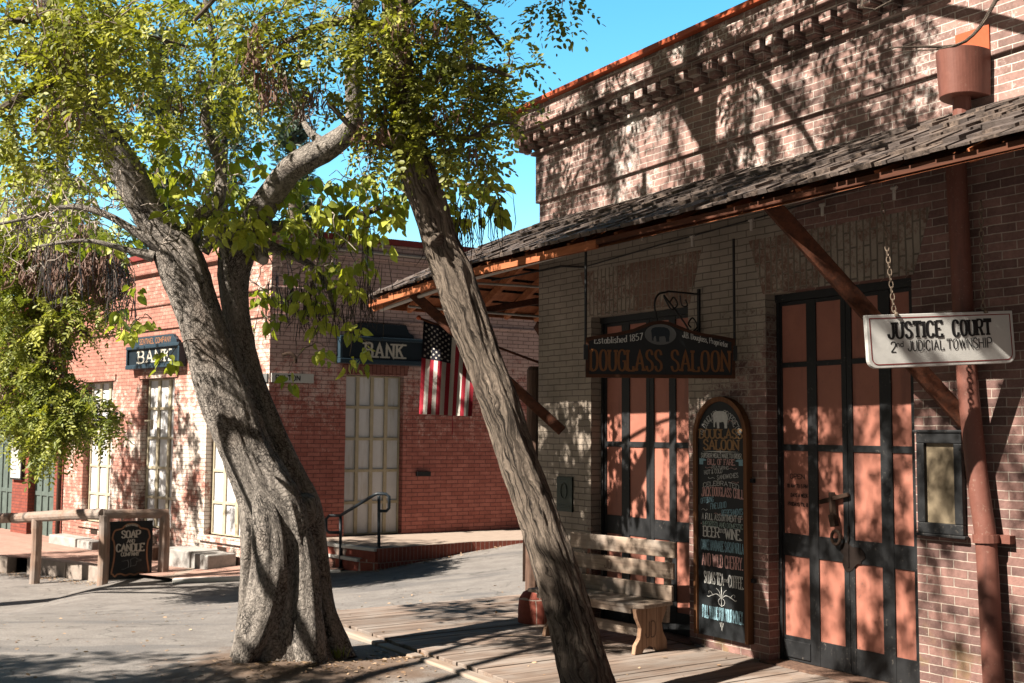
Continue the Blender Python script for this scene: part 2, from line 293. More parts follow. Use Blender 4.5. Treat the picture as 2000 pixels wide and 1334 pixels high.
def spline(pts, k=8):
    P = [np.array(p, float) for p in pts]; P = [2 * P[0] - P[1]] + P + [2 * P[-1] - P[-2]]; out = []
    for i in range(1, len(P) - 2):
        a, b, c, d = P[i - 1:i + 3]
        for j in range(k):
            t = j / k; out.append(.5 * (2 * b + (c - a) * t + (2 * a - 5 * b + 4 * c - d) * t * t + (3 * b - a - 3 * c + d) * t ** 3))
    out.append(P[-2]); return out
# ------------------------------------------------------------------ lettering (drawn with strokes)
G = {'A': (7, '0,0 3.5,10 7,0;1.3,3.6 5.7,3.6'), 'B': (6, '0,0 0,10;~0,10 3.5,10 5.5,9 5.5,6.6 3.5,5.3 0,5.3;~0,5.3 3.8,5.3 6,4.2 6,1.3 4,0 0,0'),
     'C': (6, '~6,7.6 5,9.5 3,10 .8,8.8 0,5 .8,1.2 3,0 5,.5 6,2.4'), 'D': (6, '0,0 0,10;~0,10 3,10 5.2,8.7 6,5 5.2,1.3 3,0 0,0'), 'E': (5.5, '0,0 0,10;0,10 5.5,10 5.5,8;0,5.2 4.2,5.2;0,0 5.5,0 5.5,2'),
     'F': (5.5, '0,0 0,10;0,10 5.5,10 5.5,8;0,5.2 4.2,5.2'), 'G': (6, '~6,7.6 5,9.5 3,10 .8,8.8 0,5 .8,1.2 3,0 5,.6 6,2;6,1.2 6,4.6 3.6,4.6'), 'H': (6, '0,0 0,10;6,0 6,10;0,5.2 6,5.2'),
     'I': (1, '.5,0 .5,10'), 'J': (5, '~5,10 5,6 5,2 4,.3 2.2,0 .6,.9 0,2.8'), 'K': (6, '0,0 0,10;6,10 0,4.4;2,6.2 6,0'), 'L': (5.2, '0,10 0,0;0,0 5.2,0 5.2,2.2'), 'M': (8, '0,0 0,10 4,2 8,10 8,0'),
     'N': (6.4, '0,0 0,10 6.4,0 6.4,10'), 'O': (6, '~3,10 .8,8.8 0,5 .8,1.2 3,0 5.2,1.2 6,5 5.2,8.8 3,10'), 'P': (5.8, '0,0 0,10;~0,10 3.8,10 5.8,9 5.8,6 3.8,4.8 0,4.8'),
     'Q': (6, '~3,10 .8,8.8 0,5 .8,1.2 3,0 5.2,1.2 6,5 5.2,8.8 3,10;3.6,2.4 6.4,-.9'), 'R': (6, '0,0 0,10;~0,10 3.8,10 5.8,9 5.8,6.4 3.8,5 0,5;3.2,5 6,0'),
     'S': (5.7, '~5.5,7.6 4.6,9.5 2.8,10 .8,9.2 .3,7.4 1.5,5.8 4.2,4.6 5.6,3 5.3,1 3.2,0 1.2,.4 .1,2.4'), 'T': (6, '0,8 0,10 6,10 6,8;3,10 3,0'), 'U': (6, '~0,10 0,6 0,2.8 1,.6 3,0 5,.6 6,2.8 6,6 6,10'),
     'V': (6.4, '0,10 3.2,0 6.4,10'), 'W': (9, '0,10 2.3,0 4.5,9 6.7,0 9,10'), 'X': (6, '0,10 6,0;6,10 0,0'), 'Y': (6, '0,10 3,4.8 6,10;3,4.8 3,0'), 'Z': (6, '0,10 6,10 0,0 6,0'),
     '0': (5, '~2.5,10 .6,8.8 0,5 .6,1.2 2.5,0 4.4,1.2 5,5 4.4,8.8 2.5,10'), '1': (2.5, '0,8 1.6,10 1.6,0'), '2': (5.6, '~.2,7.6 1.2,9.5 3,10 5,9.2 5.4,7 4,4.5 0,0;0,0 5.6,0'), '5': (5.6, '5,10 .8,10 .5,5.6;~.5,5.6 3,6.2 5.3,5 5.6,2.6 4.2,.4 2,0 0,1.2'),
     '7': (5.5, '0,10 5.5,10 2,0'), '8': (5, '~2.5,10 .7,9.2 .4,7.4 2.5,5.4 4.9,3.2 4.6,.9 2.5,0 .4,.9 .1,3.2 2.5,5.4 4.6,7.4 4.3,9.2 2.5,10'), '.': (1, '.5,0 .5,1.1'), ',': (1, '.7,1 .2,-1.2'), '!': (1, '.5,3 .5,10;.5,0 .5,1.2'),
     '&': (6, '~6,0 3,4 1,7.5 2.3,9.8 4,8.5 3,6 .6,3.4 .4,1 2.2,0 4.4,1 6,4'), '-': (3, '0,5 3,5'), "'": (1, '.5,8 .5,10'),
     'a': (4.6, '~2.3,6.2 .5,5 0,3.1 .5,1 2.3,0 4.2,1.2 4.6,3.1 4.2,5 2.3,6.2;4.6,6.2 4.6,0'), 'b': (4.6, '0,0 0,10;~2.3,6.2 .5,5 0,3.1 .5,1 2.3,0 4.2,1.2 4.6,3.1 4.2,5 2.3,6.2'), 'd': (4.6, '4.6,0 4.6,10;~2.3,6.2 .5,5 0,3.1 .5,1 2.3,0 4.2,1.2 4.6,3.1 4.2,5 2.3,6.2'),
     'e': (4.6, '~.2,3.3 4.6,3.3 4.2,5.4 2.4,6.2 .6,5.2 0,3 .7,.8 2.6,0 4.4,1'), 'g': (4.6, '~2.3,6.2 .5,5 0,3.1 .5,1 2.3,0 4.2,1.2 4.6,3.1 4.2,5 2.3,6.2;~4.6,6.2 4.6,0 4.2,-2.4 2.3,-3 .4,-2.2'), 'h': (4.3, '0,0 0,10;~0,4.5 1.2,6 2.9,6.2 4.2,5 4.3,3 4.3,0'),
     'i': (1, '.5,0 .5,6.2;.5,8.2 .5,9.2'), 'l': (1, '.5,0 .5,10'), 'n': (4.3, '0,0 0,6.2;~0,4.5 1.2,6 2.9,6.2 4.2,5 4.3,3 4.3,0'), 'o': (4.6, '~2.3,6.2 .5,5 0,3.1 .5,1 2.3,0 4.2,1.2 4.6,3.1 4.2,5 2.3,6.2'), 'p': (4.6, '0,6.2 0,-3;~2.3,6.2 .5,5 0,3.1 .5,1 2.3,0 4.2,1.2 4.6,3.1 4.2,5 2.3,6.2'),
     'r': (3, '0,0 0,6.2;~0,4.2 1,5.8 3,6.1'), 's': (3.8, '~3.6,5 2.8,6 1.6,6.2 .4,5.5 .5,4.2 2.6,2.9 3.7,1.7 2.8,.3 1.4,0 0,1.1'), 't': (3.4, '1.5,9 1.5,1.2 2.6,0 3.6,.3;0,6.2 3.4,6.2'), 'u': (4.3, '~0,6.2 0,3 .3,1 1.6,0 3.2,.4 4.3,2;4.3,6.2 4.3,0')}
class Ink:                                        # painted strokes lying on a board: x right, z up in the board's own frame, y = depth
    def __init__(s, y=-.002, thin=1): s.mb = MB(); s.y = y; s.k = 0; s.thin = thin
    def stroke(s, pts, wv, wh=None, close=False):
        wh = (wv if wh is None else wh) * s.thin; wv = wv * s.thin; n = len(pts)
        if n < 2: return
        s.k = (s.k + 1) % 12; y = s.y - s.k * .00025; L = []; Rr = []
        for i in range(n):
            a = pts[max(i - 1, 0)]; b = pts[i]; c = pts[min(i + 1, n - 1)]
            d1 = np.array((b[0] - a[0], b[1] - a[1])); d2 = np.array((c[0] - b[0], c[1] - b[1]))
            if i == 0: d1 = d2
            if i == n - 1: d2 = d1
            l1 = np.hypot(*d1) or 1; l2 = np.hypot(*d2) or 1; d1 = d1 / l1; d2 = d2 / l2; t = d1 + d2; lt = np.hypot(*t)
            t = d1 if lt < .3 else t / lt; nn = np.array((-t[1], t[0])); m = 1 / max(.5, abs(nn @ np.array((-d1[1], d1[0]))))
            o = np.array((nn[0] * wv, nn[1] * wh)) * .5 * m; L.append((b[0] + o[0], y, b[1] + o[1])); Rr.append((b[0] - o[0], y, b[1] - o[1]))
        s.mb.add(L + Rr, [(i, n + i, n + i + 1, i + 1) for i in range(n - 1)])
    def poly(s, pts): s.k = (s.k + 1) % 12; y = s.y - s.k * .00025; s.mb.add([(p[0], y, p[1]) for p in pts], [tuple(range(len(pts)))])
    def text(s, st, x0, x1, z0, h, wv, wh=None, slab=0, gap=2.2, warp=None, space=4.5, drop=None):
        tot = sum(space if c == ' ' else G[c][0] + gap for c in st) - gap; xs = (x1 - x0) / tot; cx = 0; q = h / 10
        for c in st:
            if c == ' ': cx += space; continue
            gw, g = G[c]
            for sub in g.split(';'):
                sm = sub[0] == '~'; pp = [tuple(map(float, p.split(','))) for p in sub.lstrip('~').split()]
                P = spline(pp, 4) if sm else pp
                if not sm:                        # break up long straight strokes so they follow a warp
                    Q = []
                    for a, b in zip(P[:-1], P[1:]): Q += [(a[0] + (b[0] - a[0]) * k / 3, a[1] + (b[1] - a[1]) * k / 3) for k in range(3)]
                    P = Q + [P[-1]]
                W = lambda p: (warp or (lambda x, z: (x, z)))(x0 + (cx + p[0]) * xs, z0 + p[1] * q)
                s.stroke([W(p) for p in P], wv, wh)
                if slab:
                    for e, o in ((pp[0], pp[1]), (pp[-1], pp[-2])):
                        if e[1] in (0, 10) and abs(o[1] - e[1]) > abs(o[0] - e[0]) * .8 and not (len(pp) > 2 and e == pp[-1] and c in 'T'):
                            zc = e[1] + (.55 if e[1] == 0 else -.55)
                            s.stroke([W((e[0] - slab / xs * .5 + slab / xs * k / 2, zc)) for k in range(3)], 1.1 * q, 1.1 * q)
            cx += gw + gap
    def build(s, name, mat, parent): return s.mb.build(name, mat, parent)
def hit(px, py, fn):
    z = 0
    for _ in range(40): q = onz(px, py, z); z = .5 * z + .5 * fn(q.x, q.y)
    return q
def zs(x, y=0): return max(-.55, min(-.3, -.36 + .054 * (x + 2.6)))      # brick sidewalk level
SMI = SM.inverted(); OUT = NO
def lp(px, py, off):                              # pixel -> saloon frame, on the plane that stands 'off' in front of the wall
    d = ray(px, py); c = V3((0, 0, EYE)); t = (SA + OUT * off - c).dot(OUT) / d.dot(OUT); return SMI @ (c + d * t)
# ------------------------------------------------------------------ ground, road, pavements
def build_ground():
    xs = sorted(set([-400, -150, -60, -30, -20] + list(np.round(np.arange(-14, 8.01, .25), 2)) + [10, 15, 30, 60, 150, 400]))
    ys = sorted(set([-150, -60, -20, -5, 0, 3, 5] + list(np.round(np.arange(6, 9.6, .12), 2)) + list(np.round(np.arange(9.6, 28, .4), 2)) + [32, 40, 60, 100, 200, 600]))
    nv = lambda x, y: mnoise.noise(V3((x * 1.3, y * 1.3, 0))) * .012 if 5 < y < 28 and -14 < x < 8 else 0
    mb = MB(); vs = [(x, y, gz(x, y) - .04 + nv(x, y)) for y in ys for x in xs]; nx = len(xs)
    mb.add(vs, [(j * nx + i, j * nx + i + 1, (j + 1) * nx + i + 1, (j + 1) * nx + i) for j in range(len(ys) - 1) for i in range(nx - 1)])
    struct(mb.build('ground', 'asphalt', smooth=True))
build_ground()
def build_boardwalk():
    mb = MB(); x = -4.0; k = 0
    while x < 8.5:
        w_ = .139; z = RU(-.004, .003); y1 = 0.02 if x > -3.2 else 6
        mb.box(x + RU(0, .003), x + w_ + RU(-.002, .003), -2.06 + RU(-.012, .012), y1, -.045, z); x += .145
    struct(mb.build('boardwalk', 'deck_wood', bevel=.004)).matrix_world = SM
    mb = MB()
    for a, b in ((-3.9, -2.35), (-2.34, -1.72), (-1.6, .9), (.91, 3.4), (3.41, 8.5)): mb.box(a, b, -2.19, -2.08, -.2, -.012 + RU(-.01, .004))
    struct(mb.build('boardwalk_edge', 'bench_wood', bevel=.012)).matrix_world = SM
build_boardwalk()
def build_left_sidewalk():
    px = [(-260, 1074), (-60, 1085), (0, 1087), (75, 1091), (132, 1099), (175, 1105), (200, 1112), (340, 1130), (475, 1126), (600, 1118), (665, 1113), (700, 1100)]
    P = [hit(a, b, zs) for a, b in px]
    wall = [BLM @ V3((x, .2, 0)) for x in np.linspace(-16, 0, len(P) - 2)] + [V3((-2.9, 18.9, 0)), V3((-2.4, 18.6, 0))]
    mb = MB(); n = len(P); vs = []
    for a, b in zip(P, wall):
        for t in (0, .33, .66, 1): q = a.lerp(b, t); vs.append((q.x, q.y, zs(q.x) + (0 if t < .9 else 0)))
    mb.add(vs, [(i * 4 + j, (i + 1) * 4 + j, (i + 1) * 4 + j + 1, i * 4 + j + 1) for i in range(n - 1) for j in range(3)])
    struct(mb.build('sidewalk', 'paving_brick'))
    mb = MB(); mw = MB()
    for i in range(n - 2):
        a, b = P[i], P[i + 1]; d = (b - a); L = d.length; d.normalize(); nrm = V3((d.y, -d.x, 0)); nrm.normalize()
        if px[i][0] < 190:
            segs = [(0, 1)] if i != 2 else [(0, .25), (.72, 1)]
            for s0, s1 in segs:
                c0 = a + d * (L * s0 + .012); c1 = a + d * (L * s1 - .012); off = RU(0, .02); mb.bar(c0 + nrm * (off - .1) + V3((0, 0, -.19)), c1 + nrm * (off - .1) + V3((0, 0, -.19)), .24, .4)
        elif px[i][0] > 330: mw.bar(a + V3((0, 0, -.10)), b + V3((0, 0, -.095)), .11, .205)
    struct(mb.build('kerb', 'concrete', bevel=.012)); struct(mw.build('painted_kerb', 'white_edge', bevel=.01))
build_left_sidewalk()
def build_platform():
    f = [onz(736, 1071), onz(860, 1062), onz(919, 1057.5), onz(1024, 1054), onz(1160, 1049), onz(1300, 1042)]
    st = onz(628, 1058.3); lo = [hit(703, 1091, lambda x, y: -.17), hit(628, 1078.6, lambda x, y: -.17)]
    back = [BRM @ V3((x, .2, 0)) for x in (7, 1.0)]
    mb = MB(); pts = [(p.x, p.y) for p in f] + [(p.x, p.y) for p in back] + [(st.x, st.y)]
    mb.prism(pts, -.9, 0, 2); struct(mb.build('pavement', 'paving_brick'))
    mb = MB(); a, b = f[0], st; d = (b - a).normalized(); nr = V3((-d.y, d.x, 0))
    if nr.dot(lo[0] - f[0]) < 0: nr = -nr
    mb.bar(a + nr * .012 + V3((0, 0, -.125)), b + nr * .012 + V3((0, 0, -.125)), .03, .15)
    c0, c1 = lo; e = f[0] - nr * .0 ; mb.prism([(lo[0].x, lo[0].y), (lo[1].x, lo[1].y), (b.x, b.y), (a.x, a.y)], -.7, -.17 - .004, 2)
    for p, q in zip(f[:-1], f[1:]):
        dd = (q - p).normalized(); nn = V3((dd.y, -dd.x, 0)); mb.bar(p + nn * .01 + V3((0, 0, -.2)), q + nn * .01 + V3((0, 0, -.2)), .03, .396)
    struct(mb.build('brick_steps', 'step_brick'))
    mw = MB(); mw.bar(a + nr * .01 + V3((0, 0, -.02)), b + nr * .01 + V3((0, 0, -.02)), .09, .052)
    mw.bar(V3(lo[0]) + V3((0, 0, -.022)), V3(lo[1]) + V3((0, 0, -.022)), .09, .052); struct(mw.build('step_edge', 'white_edge', bevel=.006))
    return f, st, lo
PF, PST, PLO = build_platform()
# ------------------------------------------------------------------ walls with openings
def wall_mesh(x0, x1, z0, z1, ops, y, depth):
    xs = sorted({x0, x1, *[v for o in ops for v in o[:2]]}); zz = sorted({z0, z1, *[v for o in ops for v in o[2:]]}); mb = MB()
    for a, b in zip(xs[:-1], xs[1:]):
        for c, d in zip(zz[:-1], zz[1:]):
            if any(o[0] <= a and b <= o[1] and o[2] <= c and d <= o[3] for o in ops): continue
            mb.quad((a, y, c), (b, y, c), (b, y, d), (a, y, d))
    for a, b, c, d in ops:
        for q in (((a, y, c), (a, y, d), (a, y + depth, d), (a, y + depth, c)), ((b, y, c), (b, y + depth, c), (b, y + depth, d), (b, y, d)), ((a, y, d), (b, y, d), (b, y + depth, d), (a, y + depth, d))): mb.quad(*q)
    return mb
def door_leaf(parent, x0, x1, y, z0, z1, cols, rows, fm, pm, lift=.012, label=None, inset=None):
    mb = MB(); mb.box(x0, x1, y + .004, y + .04, z0, z1)
    vs = sorted([x0, x1] + [v for c in cols for v in c]); z = sorted([z0, z1] + [v for r in rows for v in r])
    for i in range(0, len(vs), 2): mb.box(vs[i], vs[i + 1], y - lift, y + .003, z0, z1)
    for i in range(0, len(z), 2):
        for c in cols: mb.box(c[0], c[1], y - lift + .002, y + .003, z[i], z[i + 1])
    d = mb.build('door', fm, parent, bevel=.0025, label=label); mp = MB()
    for c in cols:
        for r in rows: mp.quad((c[0], y + .0005, r[0]), (c[1], y + .0005, r[0]), (c[1], y + .0005, r[1]), (c[0], y + .0005, r[1]))
    mp.build('panel', pm, d); return d
# ------------------------------------------------------------------ the saloon
sal = thing('saloon_building', 'old brick saloon with bracketed parapet and shake awning on the right', 'building', SM)
D1, D2 = (-2.26, -.90), (-.005, 1.36)
def sh(u): return .02 * (u + 3.2)
def shbox(mb, x0, x1, y0, y1, z0, z1):
    mb.add([(x, y, z + sh(x)) for z in (z0, z1) for y in (y0, y1) for x in (x0, x1)], [(0, 2, 3, 1), (4, 5, 7, 6), (0, 1, 5, 4), (2, 6, 7, 3), (0, 4, 6, 2), (1, 3, 7, 5)])
XE, XL = 9.0, -3.14
def build_saloon():
    w_ = wall_mesh(XL, XE, -.3, 3.86, [(*D1, -.3, 2.85), (*D2, -.3, 2.85)], 0, .4)
    w_.quad((XL, 0, -.3), (XL, 0, 3.86), (XL, 9, 3.86), (XL, 9, -.3)); w_.build('wall', 'saloon_brick', sal)
    mb = MB(); mb.box(XL + .05, XE - .05, .42, .46, -.3, 4.0); mb.box(XL + .1, XE, .5, 8.9, 4.3, 4.5); mb.build('inner_wall', 'black_iron', sal)
    mb = MB(); mb.box(XL, XE, .0, .4, 3.86, 4.24); mb.box(XL, XL + .4, .4, 9, 3.86, 4.2); shbox(mb, XL - .03, XE, -.03, .5, 4.1, 4.60); shbox(mb, XL - .03, XL + .5, .5, 9, 4.1, 4.6)
    shbox(mb, XL - .07, XE, -.07, .5, 4.60, 4.635); shbox(mb, XL - .035, XE, -.035, .49, 4.635, 4.78)
    shbox(mb, XL - .20, XE, -.20, .48, 4.775, 4.812); shbox(mb, XL - .245, XE, -.245, .47, 4.812, 4.85); shbox(mb, XL - .23, XE, -.23, .46, 4.85, 5.02)
    shbox(mb, XL - .17, XL + .4, .5, 9, 4.6, 5.04); mb.build('parapet', 'parapet_brick', sal, bevel=.006)
    mb = MB(); shbox(mb, XL - .29, XE, -.29, .5, 5.022, 5.07); shbox(mb, XL - .29, XL + .4, .5, 9, 5.022, 5.07); mb.build('coping', 'orange_metal', sal, bevel=.004)
    mb = MB(); x = XL - .19
    while x < XE:
        a = RU(-.006, .006)
        shbox(mb, x + a, x + a + .11, -.19, -.03, 4.695, 4.774); shbox(mb, x + a + .006, x + a + .10, -.14, -.03, 4.65, 4.695); shbox(mb, x + a + .02, x + a + .08, -.08, -.03, 4.636, 4.65); x += .177
    y = .05
    while y < 6: mb.box(XL - .155, XL - .03, y, y + .098, 4.70, 4.774); mb.box(XL - .115, XL - .03, y, y + .09, 4.655, 4.7); y += .177
    mb.build('dentil_course', 'parapet_brick', sal, bevel=.005)
    for a, b in (D1, D2):                         # jack arches over the doors
        mb = MB(); mb.prism([(a - .02, 2.853), (b + .02, 2.853), (b + .17, 3.3), (a - .17, 3.3)], -.003, .1); mb.build('jack_arch', 'arch_brick', sal)
        mb = MB(); mb.box(a, b, .11, .2, 2.79, 2.85); mb.box(a - .001, a + .03, .12, .2, 0, 2.79); mb.box(b - .03, b + .001, .12, .2, 0, 2.79); mb.build('door_frame', 'black_iron', sal)
        mb = MB(); mb.box(a - .05, b + .05, -.06, .3, -.02, .012); mb.build('threshold', 'old_post', sal, bevel=.004)
    rows = [(.20, .81), (.98, 1.62), (1.67, 2.27), (2.31, 2.76)]
    U = lambda x: lp(x, 871, -.15).x
    c = [(U(a), U(b)) for a, b in ((1530.7, 1579.5), (1598, 1647), (1667.5, 1721), (1744, 1783))]
    dl = door_leaf(sal, .022, (c[1][1] + c[2][0]) / 2 - .002, .15, .015, 2.79, c[:2], rows, 'black_iron', 'salmon', label='left iron door leaf with the big rusty latch and painted hours')
    dr = door_leaf(sal, (c[1][1] + c[2][0]) / 2 + .002, 1.33, .15, .015, 2.79, c[2:], rows, 'black_iron', 'salmon')
    ik = Ink(.1495); x0, x1 = c[0]; w_ = x1 - x0
    for s, a, b, z, h in (('OPEN', .25, .82, 1.405, .036), ('10 AM TO 5 PM', .14, .93, 1.335, .027), ('DAYS A WEEK', .28, .93, 1.265, .027), ('FRIDAYS TIL 8', .16, .93, 1.195, .027)): ik.text(s, x0 + w_ * a, x0 + w_ * b, z, h, .0055, .005)
    ik.build('opening_hours', 'letter_black', dl)
    mb = MB(); x = c[1][0] + .15; zc = 1.26        # cross-shaped latch with padlock
    mb.bar((x - .12, .125, zc - .02), (x + .16, .115, zc + .05), .03, .032); mb.bar((x, .12, zc + .06), (x + .02, .11, zc - .17), .04, .04); mb.bar((x + .02, .10, zc - .1), (x + .04, .1, zc - .19), .05, .05)
    mb.tube([(x + .05 + .04 * math.cos(t), .1, zc - .27 + .05 * math.sin(t)) for t in np.linspace(0, 2 * math.pi, 15)], .014, 6, False); mb.build('latch', 'rust', dl, bevel=.006)
    mb = MB(); m = (c[1][1] + c[2][0]) / 2; pts = []
    for k in range(26):
        a = 2 * math.pi * k / 26; r = 1 + .25 * math.sin(3 * a + 1) + RU(-.12, .12); pts.append((m + .02 + .10 * r * math.cos(a), .86 + .10 * r * math.sin(a)))
    mb.prism(pts, .1335, .1375); mb.tube([(m + RU(-.006, .006), .13, z) for z in np.arange(.78, 1.08, .03)], .008, 5); mb.build('rust_patch', 'rust_dark', dr)
    mb = MB(); mb.box(c[0][0] - .005, c[0][1] + .005, .128, .1375, .04, .17); mb.build('kick_plate', 'black_iron', dl, bevel=.006)
    U2 = lambda x: lp(x, 935, -.15).x
    c = [(U2(a), U2(b)) for a, b in ((1186, 1216), (1231, 1264), (1279, 1309), (1322, 1352))]; m = (c[1][1] + c[2][0]) / 2
    door_leaf(sal, -2.232, m - .002, .15, .015, 2.79, c[:2], rows, 'black_iron', 'salmon'); door_leaf(sal, m + .002, -.93, .15, .015, 2.79, c[2:], rows, 'black_iron', 'salmon')
    # rain-water head, outlet and the crooked downpipe
    p0 = lp(1832, 150, .2); x0, x1 = lp(1815, 150, .25).x, lp(1905, 130, .2).x; zt, zb = lp(1860, 90, .28).z, lp(1845, 185, .28).z
    mb = MB(); cx = (x0 + x1) / 2; hw = (x1 - x0) / 2; n = 28
    top = [(cx - hw * math.cos(math.pi * k / n), -.03 - .27 * math.sin(math.pi * k / n) ** .7) for k in range(n + 1)]
    mb.add([(x, y, zt) for x, y in top] + [(cx + (x - cx) * .93, y * .93, zb) for x, y in top], [(k, k + 1, k + n + 2, k + n + 1) for k in range(n)] + [tuple(range(n + 1, 2 * n + 2)), tuple(range(n, -1, -1))])
    mb.tube([(cx, -.13, zb + .01), (cx, -.13, zb - .35)], .058, 14); hd = mb.build('rainwater_head', 'pipe_brown', sal, bevel=.004)
    mb = MB(); mb.box(cx - hw * .62, cx + hw * 1.0, -.045, -.02, zt - .01, zt + .16); mb.build('flashing', 'orange_metal', hd)
    mb = MB(); pp = [lp(x, y, .10) for x, y in ((1866, 290), (1868, 340), (1876, 500), (1886, 700), (1905, 900), (1918, 1000), (1926, 1060), (1934, 1200), (1941, 1334), (1946, 1400))]; pp[-1].z = .0
    mb.tube(spline(pp, 3), .066, 16); dp = mb.build('downpipe', 'pipe_brown', sal, smooth=True)
    mb = MB(); a = lp(1925, 1044, .10); b = lp(1926, 1060, .10); mb.tube([a, b], .08, 16); mb.box(a.x - .02, a.x + .14, -.06, .0, b.z, a.z); mb.build('pipe_clamp', 'pipe_brown', dp)
build_saloon()
AW = 1.22; AS = 1.44; ZT = 3.85
def ez(u): return float(np.interp(u, [-4.6, -2.6, 9], [3.16, 3.26, 3.32]))          # eave height of the awning
def build_awning():
    x0 = XL - AS
    mb = MB()
    for i in range(1, 15):                         # sheathing boards under the shakes, front and side
        t0, t1 = (i - 1) / 14, i / 14 - .0005
        f = lambda u, t: (u, -AW * (1 - t), ez(u) + (ZT - ez(u)) * t - .03)
        if i % 2 == 0: tg = t0 + .55 * (t1 - t0)
        else: tg = t1
        g = lambda y, t: (XL - AS * (1 - t), y, ez(x0) + (ZT - ez(x0)) * t - .03)
        mb.add([f(XL - AS * (1 - t0), t0), f(XE, t0), f(XE, t1), f(XL - AS * (1 - t1), t1)], [(0, 1, 2, 3)])
        mb.add([g(-AW * (1 - t0), t0), g(5, t0), g(5, tg), g(-AW * (1 - tg), tg)], [(3, 2, 1, 0)])
    aw = mb.build('awning', 'cedar', sal)
    mb = MB()                                      # split shakes laid in courses
    L = math.hypot(AW, ZT - 3.1)
    for side in (0, 1):
        z0 = ez(x0)
        for r in range(9):
            t = r * .165 / L; hz = AW * (1 - t); s0 = (XL - hz * AS / AW - .01) if side == 0 else (-hz + .05); s1 = XE if side == 0 else 5
            s = s0
            while s < s1:
                wd = RU(.06, .17); th = RU(.013, .036); ln = min(RU(.30, .42), L * (1 - t) + .05) / 2
                zz = ez(s) if side == 0 else z0
                dist = max(0, (XL if side == 0 else 0) - (s + wd / 2)); ln = min(ln, ((1 - dist / (AS if side == 0 else AW)) - t) * L / 2 + .05)
                if ln < .05: s += wd; continue
                dirv = (V3((0, AW, ZT - zz)) if side == 0 else V3((AS, 0, ZT - zz))).normalized(); al = V3((1, 0, 0)) if side == 0 else V3((0, 1, 0)); nr = al.cross(dirv) if side == 0 else -al.cross(dirv)
                lift = RU(-.02, .11) * (1 if r else .3) + (.05 if RU(0, 1) < .05 else 0); d2 = (dirv - nr * (.05 + lift * .5)).normalized(); n2 = al.cross(d2) if side == 0 else -al.cross(d2)
                a2 = (al + dirv * RU(-.05, .05)).normalized(); st = (RU(-.045, .035) + .06) if r else RU(.045, .06)
                base = V3((s + wd / 2, -AW, zz)) if side == 0 else V3((XL - AS, s + wd / 2, z0))
                c = base + dirv * (t * L - st + ln) + nr * (.012 + ln * .05 + th / 2)
                mb.obox(c, a2, d2, n2, wd / 2 - .002, ln, th / 2); s += wd + RU(.001, .008)
    mb.build('shake_roof', 'shingle', aw)
    mb = MB()
    def fas(mb, a, b, lo=-.05): mb.add([(u, y, ez(u) + dz - .04) for u in (a, b) for y in (-AW - .006, -AW + .026) for dz in (lo, .02)], [(0, 1, 3, 2), (4, 6, 7, 5), (0, 4, 5, 1), (2, 3, 7, 6), (0, 2, 6, 4), (1, 5, 7, 3)])
    fd = MB()
    for a, b in ((x0, -2.6), (-2.6, -.6)): fas(mb, a, b - .004)
    for a, b in ((-.6, 3.4), (3.41, XE)): fas(fd, a, b, -.02)
    fd.build('fascia', 'dark_brace', aw)  # darker wood on this run stands in for shade under the shakes
    mb.box(x0 - .012, x0 + .02, -AW + .021, 5, ez(x0) - .10, ez(x0) - .006); mb.build('fascia', 'cedar', aw)
    def rafter(p, q, wz=.08): MB().bar(p, q, .045, wz).build('rafter', 'cedar_y', aw)
    u = -3.0
    while u < 4.5: rafter((u, -AW + .14, ez(u) - .0), (u, -.0, ZT - .10)); u += .62
    y = -.75
    while y < 4.8: rafter((x0 + .03, y, ez(x0) - .085), (XL, y, ZT - .10) if y > 0 else (XL + y, y, ZT - .1 + y * .6)); y += .42
    rafter((x0 + .03, -AW + .03, ez(x0) - .085), (XL, 0, ZT - .1), .11)
    br = lambda a, b, w_, h: MB().bar(a, b, w_, h).build('brace', 'dark_brace', aw, bevel=.004)
    br(lp(1098, 842, .04), lp(806, 573, 1.12), .045, .10); br(lp(1886, 824, .04), lp(1503, 396, 1.14), .045, .11)
    br((XL - .03, .9, 1.75), (x0 + .1, .9, 3.0), .045, .1); br((XL - .02, 1.9, 3.5), (x0 + .25, -.3, 3.02), .05, .07)
    # sprinkler pipe under the eave
    mb = MB(); pa = [lp(x, y + 9, 1.08) for x, y in ((745, 596), (905, 540), (1290, 437), (1480, 397), (1560, 380))]
    e = pa[-1]; pa.append(V3((e.x + 3.5, e.y, e.z + .08))); mb.tube(pa, .02, 8)
    mb.tube([(XL - .95, -1.0, pa[0].z), (XL - .95, 4.5, pa[0].z)], .013, 8); mb.tube([(XL - .5, -.9, 3.28), (XL - .02, 2.2, 3.3)], .012, 8)
    sp = mb.build('sprinkler_pipe', 'conduit', sal)
    for x, y in ((1255, 452), (1352, 462), (1467, 430), (1606, 400), (1746, 367)):
        p = lp(x, y, .75); MB().tube([p, p - V3((0, 0, .075))], .011, 7).tube([p + V3((-.02, 0, 0)), p + V3((.02, 0, 0))], .012, 6).build('sprinkler_head', 'conduit', sp)
    p = lp(1055, 560, .01); mb = MB(); mb.tube([lp(1140, 522, .02), lp(1290, 478, .02), lp(1500, 420, .02), lp(1700, 360, .02)], .006, 6); mb.tube([lp(960, 548, .5), lp(1095, 520, .02), lp(1140, 522, .02)], .009, 6); mb.build('cable', 'black_iron', sal)
build_awning()
